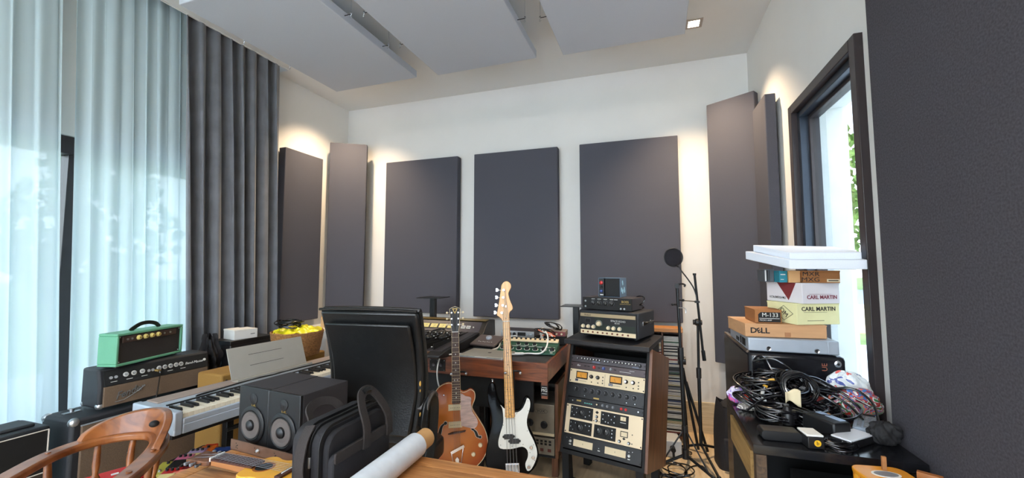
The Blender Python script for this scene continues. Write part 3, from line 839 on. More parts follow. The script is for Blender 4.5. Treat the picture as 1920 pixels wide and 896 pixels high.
# small classical guitar lying on the table
def uke():
    # local: x along the neck from body to head, y across, z up
    t = thing('small_guitar', 'small yellow acoustic guitar lying on the table, headstock over the table edge', 'guitar', (-1.02, .985, TZ + .002), 181)
    B = [(-.02, .0), (-.015, .055), (.02, .078), (.06, .072), (.095, .052), (.12, .05), (.15, .058), (.175, .05), (.185, .022), (.186, -.022), (.175, -.05), (.15, -.058), (.12, -.05), (.095, -.052), (.06, -.072), (.02, -.078), (-.015, -.055)]
    B = [(x - .04, y * 1.15) for x, y in B]
    pl = crm2(B, 5)
    MB().prism(pl, 0, .05, 'xy', .004).build('body', mat('yellow_lacquer', (226, 164, 56), .3, var=.08, scale=8, coat=.3), t)
    MB().use('blk').cyl((.095, 0, .05), (.095, 0, .0508), .024, n=28).build('sound_hole', None, t)
    MB().use(mat('rosette', (150, 90, 40), .4)).lathe([(.031, 0), (.031, .0006), (.025, .0007)], (.095, 0, .05), (0, 0, 1), 28).build('rosette', None, t)
    MB().use('fret').b2((-.012, -.045, .05), (.008, .045, .057)).use('white').b2((-.003, -.028, .057), (-.0, .028, .060)).build('bridge', None, t, bevel=.001)
    MB().use('card2').prism([(.14, .03), (.14, .052), (.285, .052), (.285, .036), (.20, .034)], -.022, .022, 'xz').build('neck', None, t, bevel=.003)
    b = MB().use('fret').b2((.118, -.023, .052), (.283, .023, .057)).use('ltxt')
    b.build('fretboard', None, t)
    f0 = MB().use('greyk').b2((-.0005, -.023, .057), (.0005, .023, .0578)).build('fret', None, t, loc=(.275, 0, 0))
    for i in range(2, 13): copyp(f0, t, (.283 - .165 * (1 - 2 ** (-i / 12)) / .5, 0, 0))
    MB().use('white').b2((.283, -.024, .05), (.288, .024, .061)).build('nut', None, t)
    hs = MB().use('walnut').prism([(.288, -.022), (.288, .022), (.300, .030), (.375, .033), (.373, -.033), (.300, -.030)], .036, .050, 'xy').build('headstock', None, t, bevel=.002)
    p0 = None
    for i in range(3):
        for s_ in (-1, 1):
            x = .312 + i * .023
            if p0 is None: p0 = MB().use('greyk').cyl((0, 0, 0), (0, .012, 0), .003).b2((-.004, .008, -.004), (.004, .017, .004)).build('tuning_peg', None, hs, loc=(x, .032, .043), bevel=.001)
            else: copyp(p0, hs, (x, .032 * s_, .043), (0, 0, 0 if s_ > 0 else PI))
    for i in range(6):
        y = -.017 + i * .0068
        b = MB().use('greyk').cyl((-.002, y * 1.25, .060), (.285, y, .0612), .0005, n=5).cyl((.285, y, .0612), (.312 + .023 * (i % 3), y * 1.0, .051), .0005, n=5)
        b.build('string', None, t)
uke()

# laptop bag
lb = thing('laptop_bag', 'black nylon laptop bag standing on the table with its handles up', 'bag', loc=(-.885, 1.255, TZ + .004), rz=90)
# local x: from the right end (far) toward the camera; -y faces right/front
BW, BD, BH = .30, .10, .190
def rrect(w, h, r, n=5, x0=0, z0=0):
    P = []
    for cx, cz, a0 in ((w - r, h - r, 0), (r, h - r, 90), (r, r, 180), (w - r, r, 270)):
        for i in range(n + 1):
            a = R(a0 + 90 * i / n); P.append((x0 + cx + r * math.cos(a), z0 + cz + r * math.sin(a)))
    return P
b = MB().prism(rrect(BW, BH, .05), 0, BD, 'xz', .012)
b.build('bag_body', 'nylon', lb, loc=(-BW, 0, 0))
MB().prism(rrect(BW - .03, BH - .02, .045, x0=.015, z0=.006), -.018, .004, 'xz', .008).build('front_panel', 'nylon', lb, loc=(-BW, 0, 0))
MB().prism(rrect(BW - .034, BH * .58, .02, x0=.017, z0=.008), -.036, -.014, 'xz', .008).build('front_pocket', 'nylon', lb, loc=(-BW, 0, 0))
MB().prism(rrect(BW - .04, .030, .006, x0=.02, z0=BH * .50), -.041, -.034, 'xz', .002).build('pocket_binding', 'webbing', lb, loc=(-BW, 0, 0))
for y, nm in ((-.004, 'zip'), (.028, 'zip'), (.052, 'zip')):
    P = [(x - BW, y, z) for x, z in rrect(BW + .004, BH + .004, .052, x0=-.002)][2:-8]
    MB().use('rubber').tube(P, 0, flat=(.004, .008), up=(0, 0, 1)).build(nm, None, lb)
MB().use('steel').b2((-.003, -.003, -.03), (.003, .003, 0)).build('zip_pull', None, lb, loc=(-BW - .004, .028, BH * .62), bevel=.001)
hx = -BW / 2
hp = crm([(hx + .0, -.043, BH * .48), (hx + .004, -.040, BH * .8), (hx + .012, -.015, BH + .015), (hx + .032, .005, BH + .045), (hx + .06, .010, BH + .055), (hx + .088, .005, BH + .045), (hx + .108, -.015, BH + .01), (hx + .116, -.040, BH * .8), (hx + .12, -.043, BH * .48)], 5)
MB().tube(hp, 0, flat=(.030, .006), up=(0, -1, .2)).build('carry_handle', 'webbing', lb)
MB().tube(hp[17:24], .010, 8).build('handle_grip', 'leather', lb)
hp2 = crm([(hx - .075, BD + .004, BH * .6), (hx - .065, BD + .01, BH * .9), (hx - .05, BD + .035, BH + .01), (hx - .0, BD + .05, BH + .02), (hx + .05, BD + .035, BH + .01), (hx + .065, BD + .01, BH * .9), (hx + .075, BD + .004, BH * .6)], 5)
MB().tube(hp2, 0, flat=(.028, .005), up=(0, 1, .5)).build('carry_handle', 'webbing', lb)
stp = crm([(-BW + .02, BD * .5, BH + .003), (-BW - .012, BD * .45, BH - .03), (-BW - .03, BD * .4, BH - .09), (-BW - .022, BD * .4, BH - .14)], 6)
MB().tube(stp, 0, flat=(.035, .004), up=(1, 0, 0)).build('shoulder_strap', 'webbing', lb)
b = MB().use('chrome').tube([(.011 * math.cos(q), 0, .016 * math.sin(q)) for q in [k * PI / 5 for k in range(10)]], .0025, 6, closed=True).cyl((0, 0, -.016), (0, 0, -.036), .004).tube([(.009 * math.cos(q), 0, -.048 + .013 * math.sin(q)) for q in [k * PI / 5 for k in range(10)]], .0025, 6, closed=True)
b.build('strap_hook', None, lb, loc=(-BW - .022, BD * .4, BH - .152))
b = MB().use('chrome').tube([(-.017, 0, .01), (.017, 0, .01), (.017, 0, -.006), (-.017, 0, -.006)], .0022, 6, closed=True)
b.build('buckle', None, lb, loc=(-BW - .014, BD * .4, BH - .215))

# roll of film on a cardboard tube
rl = thing('film_roll', 'roll of white plastic film on a brown cardboard tube lying on the table', 'roll', (-.795, 1.255, TZ + .042), 0)
dr = Vector((.02, -1, 0)).normalized()
MB().lathe([(.030, 0), (.033, .003), (.033, .5), (.030, .503)], (0, 0, 0), dr, 32).build('cardboard_tube', mat('roll_tube', (206, 158, 102), .7, var=.04), rl, loc=(.02, .10, 0))
MB().lathe([(.034, 0), (.041, .002), (.041, .40), (.034, .402)], (0, 0, 0), dr, 36).build('white_film', mat('milky_film', (222, 228, 234), .35, var=.05, scale=30, bump=.15), rl, loc=(.02, .03, 0))
# ================================================================ OFFICE CHAIR
oc = thing('office_chair', 'black leather executive office chair seen from behind, edge stitching worn', 'chair', (-1.155, 1.595, 0), 6)
# local: x right, +y the way the chair faces, back at -y
def slabcurve(w, z0, z1, y0, th, bulge=.0, lean=.0, n=14, r=.04):
    P = []
    for i in range(n + 1):
        t = i / n; P.append((z0 + (z1 - z0) * t, y0 - lean * t + bulge * math.sin(PI * t)))
    return P
def back_shell(w, z0, z1, yo, th, name, m, bev, topx=0.0):
    b = MB(); n = 16; rows = []
    for i in range(n + 1):
        t = i / n; z = z0 + (z1 - z0) * t
        y = yo + .05 * math.sin(PI * t * .9 + .2) - .05 * t ** 1.6
        ww = w * (1 - .10 * max(0, .35 - t) / .35) + topx * t
        rows.append([b.bm.verts.new((sx * ww / 2, y + dy, z)) for sx, dy in ((-1, 0), (1, 0), (1, th), (-1, th))])
    fs = []
    for a, c in zip(rows, rows[1:]):
        for k in range(4): fs.append(b.bm.faces.new((a[k], a[(k + 1) % 4], c[(k + 1) % 4], c[k])))
    fs.append(b.bm.faces.new(rows[0][::-1])); fs.append(b.bm.faces.new(rows[-1]))
    return b.build(name, m, oc, bevel=bev)
back_shell(.45, .60, 1.165, -.07, .055, 'backrest', 'leather', .012, .01)
back_shell(.40, .64, 1.115, -.082, .02, 'back_panel', 'leather', .012)
P = [(-.23, -.115, 1.168), (-.13, -.118, 1.172), (0, -.119, 1.174), (.13, -.118, 1.172), (.23, -.115, 1.168)]
MB().tube(crm([(x, y + .035, z) for x, y, z in P], 4), .013, 8).tube([(x, y, z + .004) for x, y, z in P], .006, 6).build('top_seam', 'leather', oc)
def edge(sx):
    pts = []
    for i in range(17):
        t = i / 16; z = .60 + .57 * t
        y = -.07 + .05 * math.sin(PI * t * .9 + .2) - .05 * t ** 1.6
        ww = .45 * (1 - .10 * max(0, .35 - t) / .35) + .01 * t
        pts.append((sx * ww / 2, y + .028, z))
    return MB().tube(pts, .010, 6).build('edge_piping', 'leather', oc)
edge(-1); edge(1)
M['worn'] = mat('worn_yellow_lining', (196, 150, 70), .8, var=.3, scale=60)
b = MB().use('worn')
for z, s_ in ((.86, .009), (.83, .005), (.73, .008)):
    b.sph((.218, -.066 + .03 - .03 * ((z - .57) / .6) ** 1.6, z), s_, (.5, .6, 1.3), 8)
b.build('worn_patch', None, oc)
b = MB().prism(rrect(.43, .34, .07, x0=-.215, z0=-.04), .44, .53, 'xy', .025)
b.build('seat', 'leather', oc)
MB().b2((-.13, .02, .40), (.13, .30, .44)).build('seat_plate', 'blackm', oc, bevel=.01)
def arm(sx):
    pts = crm([(sx * .222, -.04, .68), (sx * .225, -.035, .72), (sx * .225, -.02, .76), (sx * .225, .015, .785), (sx * .225, .055, .785), (sx * .225, .08, .755), (sx * .225, .085, .69), (sx * .225, .07, .60), (sx * .22, .04, .50)], 6)
    a = MB().tube(pts, 0, flat=(.045, .022), up=(0, 0, 1)).build('armrest', 'leather', oc, bevel=.006)
    p2 = pts[8:30]
    MB().tube([p + Vector((0, 0, .012)) for p in p2], 0, flat=(.052, .012), up=(0, 0, 1)).build('arm_pad', mat('arm_pad_vinyl', (66, 60, 56), .4, var=.15), a, bevel=.004)
arm(1); arm(-1)
b = MB().cyl((0, .16, .12), (0, .16, .42), .028).cyl((0, .16, .09), (0, .16, .2), .04)
b.build('gas_column', 'blackm', oc)
s0 = None
for i in range(5):
    a = R(72 * i + 20)
    if s0 is None:
        b = MB().prism([(0, .075), (0, .13), (.26, .085), (.26, .065)], -.022, .022, 'xz')
        s0 = b.build('base_spoke', 'black', oc, bevel=.005, loc=(0, .16, 0), rot=(0, 0, a))
        w0 = MB().cyl((-.0, -.022, .0), (0, .022, 0), .027, n=16).build('caster', 'black', oc, bevel=.003, loc=(.26 * math.cos(a), .16 + .26 * math.sin(a), .028))
    else:
        copyp(s0, oc, (0, .16, 0), (0, 0, a)); copyp(w0, oc, (.26 * math.cos(a), .16 + .26 * math.sin(a), .028), (0, 0, a))

# ================================================================ CAPTAIN'S CHAIR
cc = thing('captains_chair', "curved oak captain's chair in the lower left foreground", 'chair', (-1.77, .86, 0), 0)
# rail: horseshoe open toward the lower left of the picture
def L2(p): return (p[0] + 1.77, p[1] - .86)
rail = [(-1.80, .62), (-1.91, .75), (-2.01, .90), (-2.03, 1.02), (-1.98, 1.11), (-1.89, 1.15), (-1.80, 1.12), (-1.71, 1.05), (-1.62, .95), (-1.55, .85), (-1.50, .76)]
rp = crm([L2(p) + (.690,) for p in rail], 8)
MB().tube(rp, 0, flat=(.060, .028), up=(0, 0, 1)).build('arm_rail', 'chair_wood', cc, bevel=.010)
# crest: a bent board standing on the rear part of the rail
def crest():
    b = MB(); i0, i1 = 22, 58; n = i1 - i0; rows = []
    cen = Vector((0.06, -.10, 0))
    for k in range(n + 1):
        p = rp[i0 + k]; t = k / n
        h = .012 + .082 * (math.sin(PI * min(1, t * 1.0)) ** .55 if 0 < t < 1 else 0)
        if t > .8: h = .012 + .078 * math.sin(PI * t) ** .55
        T = (rp[min(i0 + k + 1, len(rp) - 1)] - rp[i0 + k - 1]).normalized(); N = Vector((T.y, -T.x, 0))
        if (p - cen).dot(N) < 0: N = -N
        rows.append([b.bm.verts.new(q) for q in (p - N * .012 + Vector((0, 0, .008)), p + N * .014 + Vector((0, 0, .008)), p + N * (.020 + .2 * h) + Vector((0, 0, h)), p + N * (-.006 + .2 * h) + Vector((0, 0, h)))])
    fs = []
    for a, c in zip(rows, rows[1:]):
        for k in range(4): fs.append(b.bm.faces.new((a[k], a[(k + 1) % 4], c[(k + 1) % 4], c[k])))
    b.bm.faces.new(rows[0][::-1]); b.bm.faces.new(rows[-1])
    return b.build('crest_rail', 'chair_wood', cc, bevel=.006)
crest()
hp_ = rp[45]
MB().use('blk').sph((0, 0, 0), .016, (1, 1, .8)).build('finger_hole', None, cc, loc=(hp_.x - .012, hp_.y - .012, .745))
def spindle_mb(h):
    return MB().lathe([(.008, 0), (.009, h * .15), (.012, h * .28), (.008, h * .34), (.015, h * .40), (.015, h * .43), (.008, h * .48), (.012, h * .6), (.010, h * .85), (.008, h)], n=14)
sp0 = None
for i in (4, 16, 26, 34, 42, 50, 58, 68, 77):
    p = rp[i]; base = Vector((p.x * .86, p.y * .86, .45)); top = Vector((p.x, p.y, .680)); d = top - base
    q = d.to_track_quat('Z', 'Y').to_euler()
    if sp0 is None: sp0 = spindle_mb(.26).build('spindle', 'chair_wood', cc, loc=base, rot=q)
    else: copyp(sp0, cc, base, q)
sb = MB().prism(crm2([L2(p) for p in ((-1.72, .66), (-1.90, .78), (-1.98, .93), (-1.93, 1.05), (-1.80, 1.08), (-1.66, .98), (-1.54, .84), (-1.58, .70))], 4), .415, .452, 'xy', .008)
sb.build('seat', 'chair_wood', cc)
l0 = None
for x, y in ((-1.74, .74), (-1.90, .96), (-1.78, 1.0), (-1.62, .84)):
    p = L2((x, y)); d = Vector((p[0] * .35, p[1] * .35, -.42)); q = (-d).to_track_quat('Z', 'Y').to_euler()
    base = Vector((p[0] * 1.35, p[1] * 1.35, 0))
    if l0 is None: l0 = MB().lathe([(.012, 0), (.016, .05), (.020, .14), (.013, .17), (.021, .21), (.018, .34), (.014, .425)], n=14).build('leg', 'chair_wood', cc, loc=base, rot=q)
    else: copyp(l0, cc, base, q)

# ================================================================ PEDALS ON A LOW BENCH
bench = thing('low_bench', 'low dark bench carrying the effect pedals', 'bench', (-2.04, 1.40, 0), 8)
MB().b2((-.14, -.24, .42), (.20, .20, .44)).build('bench_top', 'darkcase', bench, bevel=.004)
l0 = MB().b2((-.015, -.015, 0), (.015, .015, .42)).build('leg', 'blackm', bench, loc=(-.10, -.19, 0))
for x, y in ((.17, -.19), (-.10, .18), (.17, .18)): copyp(l0, bench, (x, y, 0))
def pedal(label, x, y, rz, w, d, h, body, pad=None, knobs=3, kcol='black', z=.44, switch=True):
    t = thing('effect_pedal', label, 'effect pedal', (x, y, z), rz)
    MB().prism([(-d / 2, 0), (-d / 2, h * .72), (d / 2, h), (d / 2, 0)], -w / 2, w / 2, 'yz').build('enclosure', body, t, bevel=.003)
    k0 = None
    for i in range(knobs):
        lx = (i - (knobs - 1) / 2) * w / max(knobs, 1) * .9
        if k0 is None: k0 = MB().use(kcol).lathe([(.0062, 0), (.0058, .009), (.0045, .010)], n=12).use('ltxt').box((0, .003, .0102), (.001, .004, .0006)).build('knob', None, t, loc=(lx, d * .34, h * .93))
        else: copyp(k0, t, (lx, d * .34, h * .93))
    if pad: MB().prism([(-d * .46, h * .74), (-d * .46, h * .82), (d * .10, h * .95), (d * .10, h * .86)], -w * .43, w * .43, 'yz').build('foot_plate', pad, t, bevel=.002)
    elif switch: MB().use('steel').lathe([(.007, 0), (.007, .004), (.0045, .005), (.0045, .009)], n=12).build('foot_switch', None, t, loc=(0, -d * .25, h * .76))
    return t
pk = mat('pink_paint', (214, 112, 140), .4); orng = mat('orange_paint', (222, 104, 30), .35); ybl = mat('navy_paint', (38, 62, 118), .4)
rd = mat('red_paint', (186, 34, 34), .35); grn = mat('light_green_paint', (142, 190, 96), .4); olv = mat('olive_paint', (168, 158, 60), .4); salm = mat('salmon_paint', (232, 142, 116), .45); lil = mat('lilac_paint', (188, 160, 196), .4); cre = mat('cream_pad', (226, 208, 140), .5)
ored = mat('orange_red_paint', (206, 62, 30), .35); drd = mat('dark_red_paint', (112, 22, 28), .35)
Z = .42
pedal('orange effect pedal with one black knob at the back of the bench', -2.030, 1.458, 30, .066, .115, .045, orng, knobs=1)
pedal('small orange red effect pedal beside the piano stand leg', -2.054, 1.500, 30, .055, .06, .045, ored, knobs=0)
pedal('navy blue effect pedal at the far corner of the bench', -1.959, 1.476, 30, .085, .12, .04, ybl, 'black', knobs=0)
pedal('lilac effect pedal with a cream foot plate', -2.034, 1.409, 30, .066, .12, .05, lil, cre, knobs=3)
pedal('pink effect pedal with a black foot plate', -2.021, 1.346, 30, .066, .12, .05, pk, 'black', knobs=3)
pedal('light green effect pedal with three black knobs', -1.951, 1.343, 30, .060, .055, .045, grn, knobs=3, switch=False)
pedal('salmon topped dark red effect pedal next to the guitar headstock', -1.916, 1.283, 30, .066, .12, .05, drd, salm, knobs=3)
pedal('olive yellow effect pedal near the chair rail', -2.035, 1.288, 30, .060, .10, .045, olv, knobs=1)
pedal('red effect pedal with a cream foot plate at the front of the bench', -1.936, 1.238, 30, .066, .12, .05, rd, cre, knobs=3)
pb = thing('red_multi_effect', 'long red multi effect unit seen through the captain chair spindles', 'effect pedal', (-2.20, 1.17, .42), 70)
MB().prism([(-.05, 0), (-.05, .03), (.05, .055), (.05, 0)], -.16, .14, 'yz').build('enclosure', rd, pb, bevel=.004)
sw = MB().use('ltxt').b2((-.012, -.004, 0), (.012, .004, .004)).build('label_strip', None, pb, loc=(.03, .01, .046), rot=(R(14), 0, 0))
for x in (-.04, -.10, .09): copyp(sw, pb, (x, .01, .046))
bx = MB().b2((-.19, -.12, 0), (.03, .06, .42)).build('bench_box', 'darkcase', loc=(-2.26, 1.12, 0), rot=(0, 0, R(0)), bevel=.004)
tag(bx, 'dark box under the red multi effect unit behind the chair', 'box')

# ================================================================ STUDIO DESK
DZ = .80
dk = thing('studio_desk', 'wide studio desk with black top and mahogany front edge', 'desk', (0, 0, 0))
DX0, DX1, DY0, DY1 = -1.88, -.562, 2.345, 3.14
MB().b2((DX0 + .02, DY0 + .018, DZ - .02), (DX1 - .018, DY1, DZ), 0).build('desktop', mat('black_laminate', (34, 33, 35), .35, var=.1), dk)
MB().b2((DX0, DY0, DZ - .105), (DX1, DY0 + .018, DZ + .002)).build('front_fascia', 'desk_wood', dk, bevel=.002)
MB().b2((DX1 - .018, DY0 + .018, DZ - .105), (DX1, DY1, DZ + .002)).build('end_fascia', 'desk_wood', dk, bevel=.002)
MB().b2((DX0 + .02, DY0 + .12, .48), (DX1 - .12, DY0 + .14, DZ - .03)).build('modesty_panel', 'blk', dk)
MB().b2((DX0 + .02, DY1 - .04, .03), (DX1 - .05, DY1 - .02, DZ - .03)).build('back_panel', 'blk', dk)
MB().b2((DX0 + .02, DY0 + .03, 0), (DX0 + .045, DY0 + .13, DZ - .02)).build('leg', 'walnut', dk)
for x in (DX0 + .02, DX1 - .045): MB().b2((x, DY1 - .072, 0), (x + .025, DY1 - .041, DZ - .02)).build('leg', 'walnut', dk)
b = MB().use('blk').b2((-1.325, DY0 - .003, .710), (-1.215, DY0 + .001, .782))
b.build('connector_plate', None, dk)
sc0 = MB().use('steel').sph((0, 0, 0), .003, seg=8).build('screw', None, dk, loc=(-1.318, DY0 - .004, .717))
for x in (-1.27, -1.222):
    for z in (.717, .776): copyp(sc0, dk, (x, DY0 - .004, z))
copyp(sc0, dk, (-1.318, DY0 - .004, .776))
x0 = MB().use('dgrey').lathe([(.012, 0), (.012, .004), (.008, .002)], (0, 0, 0), (0, -1, 0), 16).build('connector', None, dk, loc=(-1.295, DY0 - .003, .748))
copyp(x0, dk, (-1.245, DY0 - .003, .748))
st = MB().use('blk').b2((-.02, -.001, -.028), (.02, 0, .028)).use('ltxt').text('MG', .024, TX(0, -.002, .002), .0005).box((0, -.0015, .018), (.03, .001, .002)).box((0, -.0015, -.016), (.03, .001, .002))
lgx = MB().b2((-.60, DY0 + .0, .605), (-.565, DY0 + .018, .695)).build('bracket', 'desk_wood', dk)
st.build('sticker', None, lgx, loc=(-.582, DY0 - .0005, .65))

# ---- mixing console
cs = thing('mixing_console', 'black mixing console with a meter bridge and rows of small knobs', 'mixing console', (-1.88, 2.225, DZ + .001))
CW = .685
b = MB().prism([(0, .012), (0, .028), (.06, .040), (.62, .075), (.64, .0), (.10, .0)], 0, CW, 'yz')
b.build('chassis', 'black', cs, bevel=.004)
MB().use(mat('bronze_armrest', (116, 92, 66), .35, .2)).prism([(-.004, .010), (-.004, .030), (.015, .040), (.055, .043), (.055, .016)], -.002, CW - .09, 'yz').build('armrest', None, cs, bevel=.004)
MB().use('dgrey').prism([(.065, .041), (.065, .043), (.60, .0765), (.60, .0745)], .01, CW - .02, 'yz').build('channel_panel', None, cs)
def cz(y): return .0425 + (y - .065) * (.0765 - .0425) / .535
ang = math.degrees(math.atan2(.034, .535))
kk = {}
cols = [('white', .0052), ('ltxt', .0052), ('greyk', .005)]
cnt = 0
for r_ in range(8):
    for c_ in range(12):
        x = .055 + c_ * (CW - .12) / 12; y = .11 + r_ * .056
        ky = 'greyk' if r_ in (3, 6) else 'white'
        if r_ == 0 and c_ in (6, 8, 9, 10): ky = 'orangek'
        if ky not in kk:
            m_ = {'white': 'white', 'greyk': 'greyk', 'orangek': None}[ky] or mat('orange_button', (226, 130, 84), .5)
            bb = MB().use('black').cyl((0, 0, 0), (0, 0, .010), .0078, .0065, 10).use(m_).cyl((0, 0, .010), (0, 0, .013), .0058, .0052, 10)
            kk[ky] = bb.build('knob', None, cs, loc=(x, y, cz(y)), rot=(R(ang), 0, 0))
        else: copyp(kk[ky], cs, (x, y, cz(y)))
b = MB().use('blk')
for c_ in range(12): b.b2((.08 + c_ * (CW - .12) / 12, .08, .043), (.083 + c_ * (CW - .12) / 12, .60, .079))
b.build('channel_divider', None, cs)
# meter bridge
mb_ = MB().use('black').prism([(.60, .03), (.60, .055), (.70, .142), (.73, .148), (.86, .146), (.87, .02)], -.01, CW + .03, 'yz').build('meter_bridge', None, cs, bevel=.006)
bm_ = Matrix.Rotation(math.atan2(.087, .10) - PI / 2, 3, 'X')
def br(x, t, o=.002):
    y = .60 + .10 * t; z = .055 + .087 * t
    nrm = Vector((0, -.087, .10)).normalized()
    return Vector((x, y, z)) + nrm * o
tl = math.degrees(math.atan2(.087, .10)) - 90
MB().use(mat('navy_panel', (40, 42, 58), .4)).box((0, 0, 0), (CW - .02, .002, .125)).build('meter_panel', None, mb_, loc=br(CW / 2, .5, .0005), rot=(R(tl), 0, 0))
MB().use('gold').prism([(.705, .146), (.70, .150), (.78, .153), (.78, .149)], 0, CW + .01, 'yz').build('top_trim', None, mb_)
mt_ = MB().use('black').box((0, 0, 0), (.066, .003, .046)).use(mat('meter_face', (226, 206, 130), .5)).box((0, -.002, 0), (.058, .002, .037)).use('ink').box((.004, -.0035, -.004), (.001, .0006, .026), Matrix.Rotation(R(25), 3, 'Y')).tube([(.02 * math.cos(q), -.0034, -.012 + .02 * math.sin(q)) for q in [R(40 + i * 12) for i in range(9)]], .0005, 4)
m0 = mt_.build('vu_meter', None, mb_, loc=br(.215, .56, .003), rot=(R(tl), 0, 0))
for x in (.07, .143, .287, .36, .433): copyp(m0, mb_, br(x, .56, .003))
m1 = MB().use('ltxt').box((0, 0, 0), (.034, .003, .026)).use('greyk').box((0, -.002, 0), (.026, .001, .010)).build('lamp_button', None, mb_, loc=br(.535, .55, .003), rot=(R(tl), 0, 0))
copyp(m1, mb_, br(.578, .55, .003))
MB().use('white').lathe([(.006, 0), (.005, .006)], (0, 0, 0), (0, -1, 0), 12).build('knob', None, mb_, loc=br(.62, .55, .002), rot=(R(tl), 0, 0))
MB().use('steel').b2((0, .597, .056), (CW - .01, .601, .060)).build('chrome_strip', None, cs)
o = MB().use('leather').sph((0, 0, .015), .026, (1, 1.2, .6)).sph((.09, .02, .015), .026, (1, 1.2, .6)).tube(crm([(0, 0, .02), (.0, .05, .045), (.05, .09, .05), (.09, .06, .045), (.09, .02, .02)], 5), .006).build('headphones', None, loc=(-1.42, 2.50, .872), rot=(R(4), 0, 0))
tag(o, 'black headphones lying on the console knobs', 'headphones')

# ---- laptop
lt = thing('laptop', 'closed silver laptop on the desk front edge with a dark fruit logo', 'laptop', (-1.135, 2.365, DZ + .002), -2)
MB().prism(rrect(.30, .22, .012), 0, .007, 'xy', .002).build('base', mat('laptop_side', (190, 192, 194), .3, .7), lt)
MB().prism(rrect(.30, .22, .012), .0082, .0135, 'xy', .002).build('lid', mat('laptop_lid', (196, 190, 176), .35, .6), lt)
MB().use('ink').sph((0, 0, 0), .012, (1, .9, .05), 16).sph((.006, .013, 0), .004, (1, .6, .1)).build('lid_logo', None, lt, loc=(.16, .115, .0137))
MB().use('white').b2((.11, -.0015, .0062), (.19, .001, .0092)).build('lid_notch', None, lt)
o = MB().tube(crm([(-1.13, 2.40, .812), (-1.17, 2.385, .811), (-1.20, 2.352, .812), (-1.235, 2.325, .805), (-1.25, 2.315, .76), (-1.255, 2.312, .70), (-1.25, 2.32, .64), (-1.235, 2.34, .58), (-1.20, 2.36, .50)], 6), .0045, 8).build('white_cable', 'white')
tag(o, 'white charging cable hanging over the desk edge behind the archtop guitar neck', 'cable')

# ---- monitor controller
mc = thing('monitor_controller', 'flat grey brown volume controller with a large silver knob', 'controller', (-1.185, 2.66, DZ + .002), -10)
tm = Matrix.Rotation(R(16), 3, 'X')
MB().prism([(.0, .0), (0, .008), (.12, .03), (.12, 0)], .02, .16, 'yz').build('stand_foot', 'blk', mc, bevel=.002)
bd = MB().use(mat('grey_brown_panel', (98, 86, 82), .4, .2)).box((0, 0, 0), (.195, .155, .014)).build('panel', None, mc, loc=(.09, .075, .042), rot=(R(16), 0, 0), bevel=.003)
MB().use('silver').lathe([(.022, 0), (.021, .010), (.018, .014)], n=24).build('volume_knob', None, bd, loc=(0, .025, .007))
b0 = MB().use('ltxt').b2((-.004, -.002, 0), (.004, .002, .0015)).build('button', None, bd, loc=(-.05, -.03, .007))
for i in range(1, 7): copyp(b0, bd, (-.05 + i * .017, -.03 - (i % 2) * .004, .007))
o = MB().tube(crm([(-1.0, 2.60, .808), (-.985, 2.68, .812), (-1.0, 2.78, .84), (-.95, 2.86, .86), (-.90, 2.82, .87)], 6) + crm([(-1.0, 2.60, .808), (-.94, 2.56, .807), (-.92, 2.54, .807)], 4)[:0], .006, 8).tube(crm([(-1.0, 2.60, .808), (-.97, 2.565, .808), (-.91, 2.555, .808)], 5), .006, 8).build('thick_white_cable', 'white')
tag(o, 'thick white cable looping from the back of the desk beside the bass neck', 'cable')
o = MB().tube(crm([(-.905, 2.51, .808), (-.86, 2.50, .808), (-.80, 2.52, .808), (-.74, 2.545, .812), (-.66, 2.56, .815), (-.63, 2.60, .85), (-.64, 2.68, .90), (-.67, 2.74, .925)], 6), .005, 8).lathe([(.009, 0), (.009, .05), (.006, .06)], (-.815, 2.512, .811), (1, .22, .03), 12).build('white_plug_cable', 'white')
tag(o, 'white cable with a chunky connector lying in front of the green panel unit', 'cable')

# ---- green unit with cream rear row
gu = thing('summing_mixer', 'dark green desktop mixer with big black knobs and a cream jack row', 'mixer', (-.955, 2.555, DZ + .002), 3)
MB().prism([(0, 0), (0, .012), (.17, .052), (.20, .052), (.20, 0)], 0, .385, 'yz').build('chassis', mat('dark_green', (22, 74, 58), .4, var=.1), gu, bevel=.004)
ga = math.degrees(math.atan2(.04, .17))
def gz(y): return .012 + .04 * y / .17 + .0008
MB().use('ltxt').box((0, 0, 0), (.365, .004, .001)).build('white_line', None, gu, loc=(.19, .088, gz(.088)), rot=(R(ga), 0, 0))
MB().use('cream').prism([(.150, .050), (.150, .060), (.20, .070), (.20, .050)], .004, .381, 'yz').build('jack_strip', None, gu, bevel=.002)
k0 = None
for i in range(7):
    x = .03 + i * .055; y = .045
    if k0 is None: k0 = MB().use('ltxt').cyl((0, 0, 0), (0, 0, .001), .020, n=20).use('black').cyl((0, 0, .001), (0, 0, .016), .0155, .012, 16).build('knob', None, gu, loc=(x, y, gz(y)), rot=(R(ga), 0, 0))
    else: copyp(k0, gu, (x, y, gz(y)))
for i in range(3):
    o = copyp(k0, gu, (.12 + i * .055, .115, gz(.115))); o.scale = (.8, .8, .9)
j0 = None
for i in range(11):
    if j0 is None: j0 = MB().use('black').cyl((0, 0, 0), (0, 0, .012), .007, n=12).use('steel').cyl((0, 0, .012), (0, 0, .014), .004, n=10).build('jack', None, gu, loc=(.025, .175, .064))
    else: copyp(j0, gu, (.025 + i * .033, .175, .064))
MB().use('white').cyl((0, 0, 0), (0, 0, .002), .009).build('volume_dot', None, gu, loc=(.36, .01, .014))

